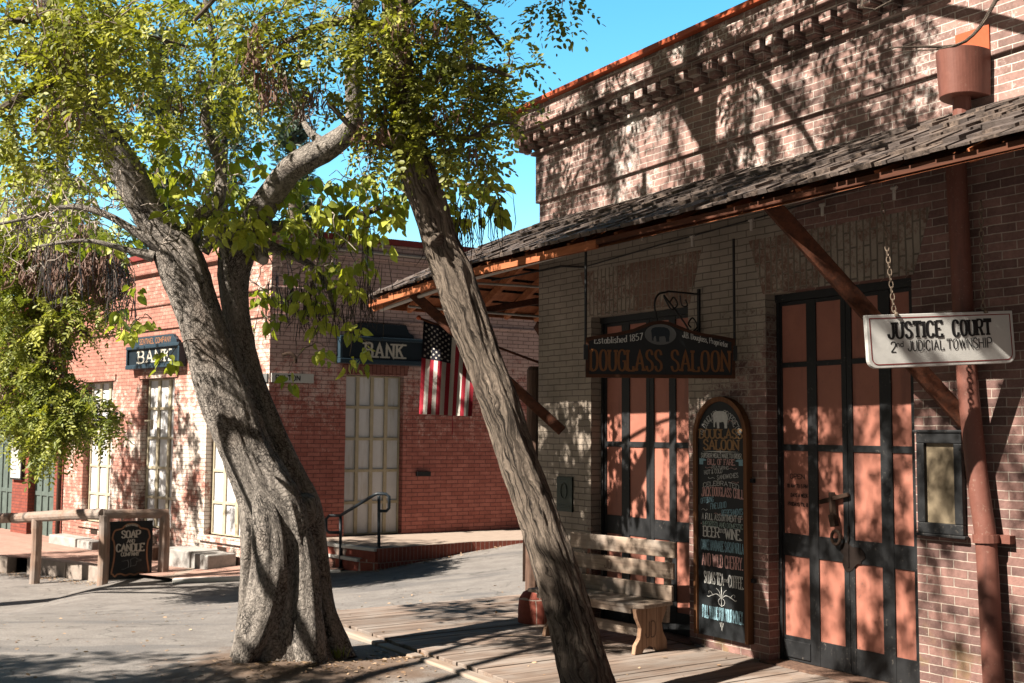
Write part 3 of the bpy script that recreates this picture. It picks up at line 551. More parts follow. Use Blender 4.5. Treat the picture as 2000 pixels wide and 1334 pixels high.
# ------------------------------------------------------------------ things on and before the saloon
ELE = [(-.95, .1), (-1, .55), (-.86, .85), (-.55, 1), (-.1, 1.02), (.4, 1.0), (.78, .85), (.98, .5), (1.0, .05), (.92, -.5), (.93, -.98), (.58, -1), (.55, -.5), (.42, -.22), (.1, -.28), (-.12, -.3), (-.14, -.62), (-.1, -.98), (-.42, -1), (-.46, -.6), (-.52, -.2), (-.66, -.28), (-.74, -.62), (-.72, -.86), (-.9, -.86), (-.92, -.4)]
def swash(ik, x, z, sx, sz, w_=.004): ik.stroke([(x + sx * p[0], z + sz * p[1]) for p in spline([(-1, -.2), (-.6, .4), (-.1, .2), (.3, -.3), (.8, -.1), (.9, .35), (.65, .45)], 4)], w_)
def build_menu():
    t = thing('menu_board', 'tall black arched menu board hung on the brick pier beside the bench', 'menu board', SL(-.47, .0, 0))
    hw, zb, zsx, zt = .31, .11, 1.72, 2.05
    arch = lambda w_, a: [(w_ * math.cos(math.pi * k / 24), zsx + (a) * math.sin(math.pi * k / 24)) for k in range(25)]
    o = [(hw, zb)] + arch(hw, zt - zsx) + [(-hw, zb)]; i = [(hw - .038, zb)] + arch(hw - .038, zt - zsx - .038) + [(-hw + .038, zb)]
    mb = MB(); n = len(o)
    vs = [(x, y, z) for y in (-.065, -.004) for x, z in o + i]
    fs = [(k, k + 1, n + k + 1, n + k) for k in range(n - 1)] + [(k, k + 2 * n, k + 2 * n + 1, k + 1) for k in range(n - 1)] + [(n + k, n + k + 1, 3 * n + k + 1, 3 * n + k) for k in range(n - 1)] + [(0, n, 3 * n, 2 * n), (n - 1, 3 * n - 1, 4 * n - 1, 2 * n - 1)]
    mb.add(vs, fs); mb.build('frame', 'frame_wood', t)
    mb = MB(); mb.prism(i, -.045, -.01); mb.build('board', 'blackboard', t)
    for z in (1.38, .6): MB().box(hw - .01, hw + .035, -.03, -.005, z - .015, z + .015).build('bracket', 'black_iron', t)
    W_, P_, B_, T_, Gn = [Ink(-.0465, .8) for _ in range(5)]
    AR = lambda r0: (lambda x, z: (-(r0 + z) * math.cos(math.pi * (x + .5)) , 1.70 + (r0 + z) * math.sin(math.pi * (x + .5)) * 1.02))
    W_.text('J.B. DOUGLASS', -.46, -.06, 0, .055, .006, .004, warp=AR(.185)); W_.text('PROPRIETOR.', .06, .46, 0, .055, .006, .004, warp=AR(.185))
    W_.poly([(.0 + .085 * x, 1.862 + .07 * z) for x, z in ELE]); W_.stroke([(.06, 1.9), (.09, 1.86), (.088, 1.82)], .004)
    swash(P_, .14, 1.845, .05, .03); swash(W_, -.14, 1.845, -.05, .03)
    T_.text('DOUGLASS', -.245, .245, 1.712, .074, .021, .013, slab=.034, gap=1.6); T_.text('SALOON', -.195, .205, 1.618, .082, .024, .014, slab=.038, gap=1.6)
    W_.poly([(-.22, 1.603), (0, 1.609), (.22, 1.603), (0, 1.597)]); W_.stroke([(0, 1.592), (0, 1.614)], .01)
    W_.text('SUPERIOR MEALS MADE TO ORDER.', -.225, .24, 1.552, .038, .0055, .004)
    P_.text('BILL OF FARE.', -.15, .165, 1.496, .047, .009, .006, slab=.014)
    for s in (-1, 1):
        B_.poly([(s * .25, 1.545), (s * .20, 1.545), (s * .17, 1.535), (s * .17, 1.528), (s * .205, 1.525), (s * .205, 1.495), (s * .25, 1.495)])
    W_.text('FEATURING', -.10, .09, 1.461, .026, .004, .0035); swash(P_, -.14, 1.47, -.04, .012); swash(P_, .14, 1.47, .045, .012)
    W_.text('HOT & COLD', -.19, .02, 1.412, .035, .005, .004, warp=lambda x, z: (x, z + (x + .19) * .10)); W_.text('SANDWICHES.', -.04, .205, 1.375, .036, .005, .004, warp=lambda x, z: (x, z + (x + .04) * .12)); swash(W_, -.11, 1.385, -.04, .012); swash(P_, .16, 1.36, .045, .012)
    W_.text('CELEBRATED', -.205, .205, 1.318, .036, .006, .0045, warp=lambda x, z: (x, z + .022 * math.cos(x * 8) - .01))
    P_.text('JACK DOUGLASS CHILI.', -.225, .25, 1.232, .075, .011, .006, slab=.013, warp=lambda x, z: (x, z + .01 * math.cos(x * 7)))
    sl_ = lambda x, z: (x, z + .14 * x + .03)
    B_.text('OFFERING', -.235, -.085, 1.175, .045, .006, .005, warp=sl_); B_.text('FINE LIQUID', -.12, .06, 1.118, .048, .006, .005, warp=sl_); B_.text('REFRESHMENTS', .01, .245, 1.085, .048, .006, .005, warp=lambda x, z: (x, z + .10 * x))
    swash(W_, -.19, 1.125, .035, .015); swash(P_, -.04, 1.1, .04, .012); swash(P_, .2, 1.075, .05, .012)
    W_.text('A FULL ASSORTMENT OF', -.22, .235, 1.045, .053, .007, .005)
    Gn.text('IMPORTED AND DOMESTIC', -.215, .245, .993, .040, .0055, .0045); P_.stroke([(-.235, 1.01), (-.225, 1.01)], .01)
    W_.text('BEER', -.205, -.025, .908, .083, .016, .009, slab=.022, gap=1.6); W_.text('and', -.02, .04, .95, .05, .005); W_.text('WINE.', .05, .225, .905, .083, .016, .009, slab=.022, gap=1.4)
    B_.text('CHOICE HANDMADE SARSAPARILLA', -.235, .25, .80, .082, .0068, .006)
    P_.text('AND WILD CHERRY.', -.22, .24, .672, .10, .0125, .008, slab=.014)
    W_.text('SODAS TEA', -.2, .02, .53, .095, .0105, .007, slab=.01); W_.text('and', .03, .075, .56, .04, .005); W_.text('COFFEE.', .085, .245, .525, .095, .0105, .007, slab=.01)
    for s in (-1, 1):
        W_.stroke([(s * x, z) for x, z in spline([(.005, .43), (.05, .455), (.1, .445), (.15, .425), (.17, .43)], 5)], .007); W_.stroke([(s * x, z) for x, z in spline([(.1, .445), (.13, .47), (.15, .465), (.145, .45)], 4)], .005)
        W_.stroke([(s * x, z) for x, z in spline([(.01, .44), (.03, .48), (.06, .5)], 4)], .005); W_.stroke([(s * x, z) for x, z in spline([(.005, .43), (.035, .41), (.03, .38), (.0, .365)], 4)], .005); W_.stroke([(s * .012, .2), (s * .02, .235)], .005)
    W_.stroke([(0, .52), (0, .36)], .008); W_.stroke([(0, .17), (0, .24)], .006)
    B_.text('FULL VALUE FOR YOUR MONEY.', -.225, .24, .25, .1, .0085, .007)
    for ik, nm in ((W_, 'chalk_white'), (P_, 'chalk_pink'), (B_, 'chalk_blue'), (T_, 'chalk_tan'), (Gn, 'chalk_green')): ik.build('lettering', nm, t)
build_menu()
def build_saloon_sign():
    M = SL(-.83, 1.15, 2.185, math.atan2(1.0, .63)); t = thing('saloon_sign', 'dark hanging saloon sign with gold letters and an elephant oval', 'sign', M)
    L = 1.185
    half = [(0, 0), (0, .315), (.10, .335), (.24, .355), (.37, .385), (.45, .418), (.52, .445), (L / 2, .455)]
    def outline(e):
        h = [(x + (e if x < .01 else 0), z - e if z > .01 else e) for x, z in half]; return h + [(L - x, z) for x, z in h[-2::-1]]
    o = outline(0); i = outline(.026); n = len(o)
    mb = MB(); mb.prism(i, -.012, .012); mb.build('board', 'blackboard', t)
    mb = MB(); vs = [(x, y, z) for y in (-.024, .024) for x, z in o + i]; f = []
    for k in range(n):
        m = (k + 1) % n; f += [(k, m, n + m, n + k), (2 * n + k, 3 * n + k, 3 * n + m, 2 * n + m), (k, 2 * n + k, 2 * n + m, m), (n + k, n + m, 3 * n + m, 3 * n + k)]
    mb.add(vs, f); mb.build('frame', 'sign_frame_wood', t)
    g = Ink(-.0135); g.text('DOUGLASS', .04, .60, .055, .165, .0195, .012, slab=.034, gap=2.4); g.text('SALOON', .68, 1.14, .055, .165, .0195, .012, slab=.034, gap=2.4); g.build('lettering', 'letter_gold', t)
    c = Ink(-.0135); c.text('Established 1857', .07, .45, .265, .052, .0075, .005, slab=.01, warp=lambda x, z: (x, z + .25 * (x - .2) ** 2 + .06 * (x - .07))); c.text('J.B. Douglass, Proprietor', .77, 1.13, .27, .046, .006, .004, warp=lambda x, z: (x, z + .06 - .22 * (x - .75))); c.build('lettering', 'chalk_white', t)
    mb = MB(); mb.prism([(L / 2 + .125 * math.cos(a), .345 + .082 * math.sin(a)) for a in np.linspace(0, 2 * math.pi, 33)[:-1]], -.016, -.0125); ov = mb.build('oval', 'oval_grey', t)
    e = Ink(-.0165); e.poly([(L / 2 + .075 * x, .345 + .058 * z) for x, z in ELE]); e.build('elephant', 'sign_navy', ov)
    for x in (.0, L): MB().tube([(x, .0, .15), (x, .0, 1.12)], .011, 8).box(x - .016, x + .016, -.03, .03, .14, .26).build('hanging_rod', 'black_iron', t)
build_saloon_sign()
def chain(t, a, b, n=None):
    a, b = V3(a), V3(b); d = b - a; L = d.length; d.normalize(); n = n or int(L / .036); s = d.orthogonal().normalized(); q = d.cross(s); mb = MB()
    for k in range(n):
        c = a + d * L * (k + .5) / n; e = s if k % 2 else q; h = L / n * .62
        mb.tube([c + d * h * math.sin(u) + e * .012 * math.cos(u) for u in np.linspace(0, 2 * math.pi, 11)], .0042, 5, False)
    mb.build('chain', 'chain', t)
def build_court_sign():
    M = SL(1.79, 1.0, 2.145, math.atan2(.9, .38)) @ Matrix.Rotation(R(-3.2), 4, 'Y'); t = thing('court_sign', 'white hanging court sign with black slab letters on two chains', 'sign', M)
    L, H, r = .985, .325, .055
    def out(e):
        P = [(e, H - e), (L - e, H - e)]; rr = r - e * .6
        P += [(L - e - rr + rr * math.cos(a), e + rr + rr * math.sin(a)) for a in np.linspace(0, -math.pi / 2, 7)] + [(e + rr + rr * math.cos(a), e + rr + rr * math.sin(a)) for a in np.linspace(-math.pi / 2, -math.pi, 7)]; return P
    MB().prism(out(0), -.018, .018).build('board', 'sign_white', t, bevel=.004)
    ik = Ink(-.0195); P = out(.022); ik.stroke(P + P[:1], .006); ik.build('border', 'line_red', t)
    k = Ink(-.0195); k.text('JUSTICE', .14, .495, .178, .098, .0185, .011, slab=.029, gap=2.9); k.text('COURT', .57, .825, .178, .098, .0185, .011, slab=.029, gap=2.9)
    k.text('2', .15, .183, .095, .062, .006); k.text('nd', .188, .232, .125, .036, .0045); k.text('JUD!CIAL', .262, .5, .098, .062, .0062, .0055, gap=2.6); k.text('TOWNSHIP', .525, .825, .1, .062, .0062, .0055, gap=2.4); k.build('lettering', 'letter_black', t)
    for x, dx in ((.2, -.03), (.80, .04)):
        MB().tube([(x, -.005, H - .02), (x + .004, -.024, H + .0), (x, 0, H + .022)], .007, 6).lathe((x, -.024, H - .012), [(.012, 0), (.014, .012), (.008, .024)], 8).build('eye_bolt', 'chain', t)
        chain(t, (x, 0, H + .015), (x + dx, 0, 1.02))
build_court_sign()
def build_small_saloon_things():
    t = thing('notice_case', 'black framed notice case on the brick wall beside the downpipe', 'notice case', SL(1.405, 0, 1.10)); mb = MB(); w_, h = .345, .665
    mb.box(0, w_, -.05, -.01, 0, .07); mb.box(0, w_, -.05, -.01, h - .07, h); mb.box(0, .06, -.05, -.01, .07, h - .07); mb.box(w_ - .06, w_, -.05, -.01, .07, h - .07); mb.box(-.02, w_ + .02, -.06, -.008, h, h + .02); mb.box(-.02, w_ + .02, -.06, -.008, -.02, 0); mb.build('frame', 'black_iron', t, bevel=.006)
    mb = MB(); mb.box(.06, w_ - .06, -.02, -.012, .07, h - .07); mb.build('notice', 'parchment', t)
    mb = MB(); mb.box(0, .25, -.022, -.002, 0, .335); ring = [(.12 + .05 * math.cos(a), -.024, .2 + .075 * math.sin(a)) for a in np.linspace(0, 2 * math.pi, 17)]; mb.tube(ring, .006, 5, False)
    for z in (.03, .045, .06, .3, .315): mb.box(.03, .22, -.0245, -.021, z, z + .006)
    o = mb.build('wall_plaque', 'bronze', bevel=.003); o.matrix_world = SL(-2.785, 0, .985); tag(o, 'small dark bronze plaque on the whitewashed pier left of the bench', 'plaque')
    # wrought iron bracket
    a = lp(1363, 576, .02); mb = MB(); z1 = a.z; x = a.x
    mb.box(x - .012, x + .012, -.02, -.002, z1 - .33, z1 + .05); mb.box(x - .014, x + .014, -.36, -.02, z1 - .0, z1 + .012)
    pl = lambda P: [(x, -p[0], z1 + p[1]) for p in spline(P, 5)]
    mb.tube(pl([(.36, .0), (.46, -.03), (.5, -.12), (.47, -.26), (.5, -.34)]), .009, 6); mb.tube(pl([(.02, -.3), (.1, -.33), (.16, -.26), (.28, -.14), (.4, -.03)]), .008, 6)
    mb.tube(pl([(.1, -.33), (.03, -.27), (.08, -.2), (.13, -.25), (.1, -.28)]), .007, 6); mb.tube(pl([(.4, -.04), (.32, -.14), (.25, -.1), (.29, -.04), (.33, -.08)]), .007, 6); mb.tube(pl([(.22, -.02), (.2, -.1), (.14, -.1), (.16, -.05)]), .006, 6)
    o = mb.build('sign_bracket', 'black_iron'); o.matrix_world = SM; tag(o, 'scrolled black iron bracket on the wall above the saloon sign', 'bracket')
    # round brick base at the corner
    p = onz(1046, 1221); mb = MB(); mb.lathe((0, 0, 0), [(.155, -.05), (.16, .0), (.16, .13), (.15, .22), (.115, .275), (.06, .3)], 24); o = mb.build('brick_bollard', 'step_brick', smooth=True); o.location = p + V3((.0, .16, 0)); tag(o, 'low round brick bollard behind the left end of the bench', 'bollard')
    # old post that carries the flag pole
    p = at(1042, 900, 12.3); t = thing('corner_post', 'weathered wooden post standing at the saloon corner behind the flag', 'post', Matrix.Translation((p.x, p.y, -.06))); zt = at(1042, 716, 12.3).z + .06
    MB().tube([(0, 0, 0), (.0, 0, zt - .04), (0, 0, zt)], [.085, .08, .06], 12).build('shaft', 'old_post', t); MB().box(-.11, .07, .05, .08, .2, zt - .9).build('iron_strap', 'rust', t)
build_small_saloon_things()
def build_bench():
    t = thing('bench', 'weathered plank bench with scrolled ends before the left saloon door', 'bench', SL(-1.33, .60, 0, R(8))); L = .60
    for z0, z1, dy in ((.725, .86, .035), (.555, .69, .015), (.385, .51, -.003)):
        mb = MB(); mb.box(-L - .02, L + .0, .20 + dy, .228 + dy, z0 + RU(0, .004), z1); mb.build('back_slat', 'bench_wood', t, bevel=.006)
    ik = Ink(.213); ik.text('JD', -.17, -.09, .585, .075, .007); ik.build('carved_initials', 'old_post', t)
    mb = MB(); mb.prism([(-L - .12, -.19), (L - .06, -.19), (L + .0, -.13), (L + .0, .215), (-L - .12, .215)], .355, .385, 2); mb.build('seat', 'bench_wood', t, bevel=.007)
    prof = [(-.20, 0), (-.11, 0), (-.09, .03), (-.02, .05), (.05, .03), (.07, 0), (.19, 0), (.185, .08), (.14, .15), (.125, .22), (.165, .29), (.2, .354), (-.19, .354), (-.17, .28), (-.125, .2), (-.14, .12), (-.185, .07)]
    for x in (-L + .1, L - .06):
        mb = MB(); mb.prism(prof, x - .02, x + .02, 0); e = mb.build('bench_end', 'bench_end', t, bevel=.005)
        if x > 0:
            s = MB(); ik = Ink(); ik.text('JD', -.075, .045, .12, .125, .009); s.v = [(x + .021 - v[1], v[0], v[2]) for v in ik.mb.v]; s.f = ik.mb.f; s.build('carved_initials', 'old_post', e)
            MB().box(x + .0, x + .0215, -.064, -.061, .05, .35).box(x + .0, x + .0215, .058, .061, .04, .35).build('board_joint', 'old_post', e)
    MB().box(-L + .121, L - .081, -.03, .0, .11, .20).build('stretcher', 'bench_wood', t, bevel=.005)
    for x in (-L + .12, L - .13): MB().add([(x + dx, y, z) for z, y0 in ((.2, .195), (.84, .245)) for y, dx in ((y0 - .0 + .03, 0), (y0 + .07, 0), (y0 + .07, .05), (y0 + .03, .05))], [(0, 1, 2, 3), (4, 7, 6, 5), (0, 4, 5, 1), (1, 5, 6, 2), (2, 6, 7, 3), (3, 7, 4, 0)]).build('back_post', 'bench_wood', t)
    MB().box(-L, L - .1, -.185, -.155, .315, .354).build('seat_rail', 'bench_wood', t)
build_bench()
def build_flag():
    p1 = at(1052, 708, 12.25); p0 = at(818, 621, 11.8); t = thing('flag', 'american flag hanging from a slanted pole below the awning corner', 'flag', Matrix.Translation(p0)); d = p1 - p0
    MB().tube([(0, 0, 0), d], .014, 10).build('pole', 'dark_brace', t); MB().lathe((0, 0, -.02), [(.012, 0), (.026, .012), (.03, .025), (.012, .045)], 12).build('finial', 'orange_metal', t)
    ex = d.normalized(); W_, H_ = .62, .98; a0 = ex * .055
    def P(s, v):                                   # s along the hoist, v down the fly
        fold = .035 * math.sin(s * 9 + v * 2.2 + .6) * (.25 + v) + .02 * math.sin(s * 17 - v * 3)
        x = a0 + ex * (W_ * s * (1 - .05 * v)); sag = -.012; return x + V3((-.035 * v + .02 * s * v, fold - .02, -H_ * v + sag + (.32 - d.z / d.length * -1 * 0) * 0 + (-ex.z * W_ * s) * min(v * 1.4, 1) * .85))
    n, m = 26, 30
    cloth = MB(); mi = []
    for i in range(n):
        for j in range(m):
            s = (i + .5) / n; v = (j + .5) / m; st_ = int(s * 13)
            mi.append(2 if s < 7 / 13 and v < .4 else st_ % 2)
            cloth.quad(P(i / n, j / m), P((i + 1) / n, j / m), P((i + 1) / n, (j + 1) / m), P(i / n, (j + 1) / m))
    for r in range(9):
        for c in range(6 if r % 2 == 0 else 5):
            s0 = (r + 1) / 10 * 7 / 13; v0 = .4 * ((c + .55) / 6 if r % 2 == 0 else (c + 1.05) / 6); vs = []
            for k in range(10):
                rr = .0165 if k % 2 == 0 else .0068; a = math.pi * k / 5; vs.append(P(s0 + rr * math.sin(a) / W_, v0 - rr * math.cos(a) / H_) + V3((0, -.004, 0)))
            cloth.add(vs, [tuple(range(10))]); mi.append(1)
    o = cloth.build('cloth', 'flag_red', t); o.data.materials.append(MAT['flag_white']); o.data.materials.append(MAT['flag_blue']); o.data.polygons.foreach_set('material_index', mi)
    q = P(.62, 1.0); MB().tube([q, q + V3((.005, 0, -.12)), q + V3((0, 0, -.2))], .005, 5).build('loose_thread', 'flag_red', t)
build_flag()
# ------------------------------------------------------------------ the bank on the opposite corner
def turn(o, ang): o.rotation_euler = (0, 0, R(ang)); return o
bank = thing('bank_building', 'red and cream brick bank with tall pale panelled doors across the street', 'building', Matrix.Translation(BC))
RA, LA = 31.4, -45
ROWS = [(z * .54 + .05, z * .54 + .51) for z in range(5)]
def bank_door(face, x0, x1, z0, z1, ncol, label=None):
    w_ = x1 - x0; cw = w_ / ncol; cols = [(x0 + cw * k + cw * .12, x0 + cw * (k + 1) - cw * .11) for k in range(ncol)]; h = (z1 - z0) / 5
    d = door_leaf(bank, x0, x1, .16, z0, z1, cols, [(z0 + h * k + h * .045, z0 + h * (k + 1) - h * .045) for k in range(5)], 'cream_paint', 'door_white', lift=.03, label=label); turn(d, face); return d
def build_bank():
    TOP = 4.95
    w_ = wall_mesh(0, 9, -.9, TOP, [(1.34, 2.41, 0, 2.70)], 0, .2); turn(w_.build('wall', 'bank_red_brick', bank, label='red painted brick wall in the shade'), RA)
    lo = [(-1.92, -.68, -.04, 2.70), (-4.32, -3.07, -.06, 2.70), (-6.73, -5.5, -.1, 2.70)]
    w_ = wall_mesh(-7.6, 0, -.9, TOP, lo, 0, .2); turn(w_.build('wall', 'bank_cream_brick', bank, label='sunlit brick wall with patches of cream paint'), LA)
    bank_door(RA, 1.345, 2.405, 0.01, 2.69, 4, 'door of the shaded red wall')
    for a, b, c, d in lo: bank_door(LA, a + .01, b - .01, c + .01, d - .01, 3)
    for ang, x0, x1 in ((RA, .0, 9), (LA, -7.6, 0)):
        mb = MB(); e0 = -.04 if ang == RA else 0; e1 = .04 if ang == LA else 0
        for z in (3.60, 4.05): mb.box(x0 + e0 * 1, x1 + e1, -.035, .05, z, z + .05)
        mb.box(x0 + e0 * 2, x1 + e1 * 2, -.08, .1, TOP - .28, TOP - .2); mb.box(x0 + e0 * 2, x1 + e1 * 2, -.06, .1, TOP - .2, TOP)
        turn(mb.build('cornice', 'bank_red_brick' if ang == RA else 'bank_cream_brick', bank, bevel=.008), ang)
        mb = MB(); mb.box(x0 + e0 * 3, x1 + e1 * 3, -.12, .3, TOP + .003, TOP + .1); turn(mb.build('coping', 'red_coping', bank), ang)
        for z0, (a, b) in ((2.70, (1.34, 2.41)),) if ang == RA else [(2.70, q[:2]) for q in lo]:
            mb = MB(); mb.prism([(a - .06, z0 + .003), (b + .06, z0 + .003), (b + .11, z0 + .25), (a - .11, z0 + .25)], -.01, .1) if ang == RA else mb.box(a - .12, b + .12, -.03, .1, z0 + .003, z0 + .13)
            turn(mb.build('lintel', 'bank_arch' if ang == RA else 'bank_cream_brick', bank, bevel=.004), ang)
    mb = MB(); mb.tube([(.4, -.10, 4.78), (4.5, -.10, 4.78)], .025, 8); turn(mb.build('conduit', 'conduit', bank), RA)
    mb = MB(); mb.box(.1, 7, .3, .34, -.9, 4.9); turn(mb.build('inner_wall', 'black_iron', bank), RA)
    mb = MB(); mb.box(-7.5, -.1, .3, .34, -.9, 4.9); turn(mb.build('inner_wall', 'black_iron', bank), LA)
    for a, b, c, d in lo[:1] + lo[1:]:               # basement vents
        mb = MB(); mb.box((a + b) / 2 - .14, (a + b) / 2 + .14, -.008, .05, -.32, -.2); turn(mb.build('vent', 'rust', bank), LA)
        mb = MB(); mb.box(a - .12, b + .1, -.05, .1, c - .10, c - .004); turn(mb.build('sill', 'bank_cream_brick', bank, bevel=.006), LA)
    mb = MB(); mb.box(-4.06, -3.8, -.06, -.02, 1.9, 1.93); mb.box(-3.82, -3.79, -.06, -.02, 1.75, 1.93); turn(mb.build('door_bar', 'cream_paint', bank), LA)
    mb = MB(); mb.tube(spline([(.22, -.0, 2.98), (.3, -.12, 3.0), (.37, -.16, 2.93), (.375, -.16, 2.84)], 4), .03, 8); turn(mb.build('pipe_elbow', 'rust', bank), RA)
    mb = MB(); mb.box(2.66, 2.92, -.07, -.005, .98, 1.06); turn(mb.build('wall_vent', 'black_iron', bank), RA)
brick('bank_arch', (.33, .15, .12), (.26, .11, .09), (.15, .05, .045), bw=.26, rh=.075, vert=True)
build_bank()
def bank_sign(name, label, face, x0, x1, z0, z1, lx0, lx1, top, small=None):
    M = (BRM if face == RA else BLM) @ Matrix.Translation((x0, -.0, z0)); t = thing(name, label, 'sign', M, 'bank signs over the doors'); L = x1 - x0; H = z1 - z0
    MB().box(0, L, -.12, -.006, 0, H).build('board', 'sign_navy', t)
    mb = MB(); mb.box(-.03, L + .03, -.17, -.005, -.05, .03); mb.box(-.03, L + .03, -.17, -.005, H - .03, H + .03); mb.box(-.03, .02, -.16, -.006, .031, H - .031); mb.box(L - .02, L + .03, -.16, -.006, .031, H - .031); mb.build('frame', 'sign_navy_trim', t, bevel=.01)
    c = L / 2; mb = MB(); pts = [(.17, H + .032), (L - .17, H + .032), (L - .19, H + .1), (L - .27, H + .14), (L - .33, H + top), (.33, H + top), (.27, H + .14), (.19, H + .1)]; mb.prism(pts, -.10, -.03); mb.build('crest', 'sign_navy' if not small else 'sign_navy_trim', t, bevel=.006)
    k = Ink(-.1215); k.text('BANK', lx0, lx1, .06, H - .13, .042, .026, slab=.12, gap=3.2); k.build('lettering', 'letter_cream', t)
    if small: k = Ink(-.1015); k.text(small, .38, L - .38, H + .06, .1, .014); k.build('lettering', 'sign_border', t)
bank_sign('bank_sign', 'dark blue bank sign over the door of the shaded red wall', RA, 1.18, 2.72, 2.93, 3.31, .45, 1.15, .27)
bank_sign('bank_sign', 'dark blue bank sign on the sunlit wall half hidden by the big trunk', LA, -4.66, -2.7, 2.93, 3.28, .4, 1.6, .2, 'SENTINEL COMPANY')
def street_sign():
    t = thing('street_sign', 'small white street name plate on the shaded side of the bank corner', 'street sign', BRM @ Matrix.Translation((.03, 0, 2.53)), 'street name plates at the corner'); MB().box(0, .72, -.03, -.005, 0, .15).build('plate', 'sign_white', t); k = Ink(-.0315); k.text('FULTON', .07, .48, .035, .08, .016, gap=3); k.build('lettering', 'letter_black', t)
    t = thing('street_sign', 'grey weathered street name plate on the sunlit side of the bank corner', 'street sign', BLM @ Matrix.Translation((-.75, 0, 2.53)), 'street name plates at the corner'); MB().box(0, .73, -.03, -.005, 0, .14).build('plate', 'oval_grey', t)
street_sign()
def steps_stones():
    for lab, u0, u1, y0, z0, z1 in (('pale worn stone doorstep beside the big trunk at the bank corner door', .75, 2.25, -.62, -.6, -.24), ('long low pale stone doorstep below the bank door behind the log rail', 5.4, 7.3, -.4, -.75, -.38), ('short brown doorstep behind the soap sign post', 3.0, 4.4, -.4, -.7, -.3)):
        mb = MB(); n = 5; mb.box(-u1, -(u0 + (u1 - u0) * .35), y0, -.06, z0, z1); mb.box(-(u0 + (u1 - u0) * .35) + .012, -u0, y0 + .03, -.06, z0, z1 - .02)
        o = mb.build('doorstep', 'stone' if 'pale' in lab else 'old_post', bevel=.02); o.matrix_world = BLM; tag(o, lab, 'doorstep', 'doorsteps along the bank')
steps_stones()
# the shop with green iron doors beyond the bank
def build_shop():
    t = thing('brick_shop', 'red brick shop with green iron doors beyond the bank on the far left', 'building', BLM)
    w_ = wall_mesh(-15, -7.62, -1, 4.6, [(-9.47, -8.12, -.62, 2.5), (-11.75, -10.35, -.66, 2.5)], .02, .25); w_.build('wall', 'shop_brick', t)
    for a, b, c in ((-9.47, -8.12, -.62), (-11.75, -10.35, -.66)):
        mb = MB(); mb.box(a, b, .2, .24, c, 2.5)
        for k in range(5): x = a + (b - a) * k / 4; mb.box(x - .035, x + .035, .17, .199, c, 2.5)
        for z in (.3, 1.4): mb.box(a, b, .175, .199, z, z + .09)
        mb.build('door', 'green_iron', t, bevel=.005)
    mb = MB(); mb.box(-15, -7.62, -.1, .1, 4.3, 4.6); mb.build('cornice', 'red_coping', t); mb = MB(); mb.tube([(-7.68, -.06, -.6), (-7.68, -.06, 4.6)], .05, 8); mb.build('downpipe', 'rust', t)
    mb = MB(); mb.box(-15, -7.7, .4, .44, -1, 4.4); mb.build('inner_wall', 'black_iron', t)
    n = thing('notice_board', 'white notice board with small writing between the green shop doors', 'notice board', BLM @ Matrix.Translation((-10.30, 0, .62))); mb = MB(); mb.box(0, .62, -.06, .015, 0, .95); mb.build('frame', 'black_iron', n, bevel=.006); mb = MB(); mb.box(.04, .58, -.066, -.061, .04, .91); mb.build('sheet', 'sign_white', n)
    k = Ink(-.0675)
    for i in range(9): k.stroke([(.1, .82 - i * .085), (.1 + RU(.25, .42), .82 - i * .085)], .012)
    k.build('writing', 'letter_black', n)
build_shop()
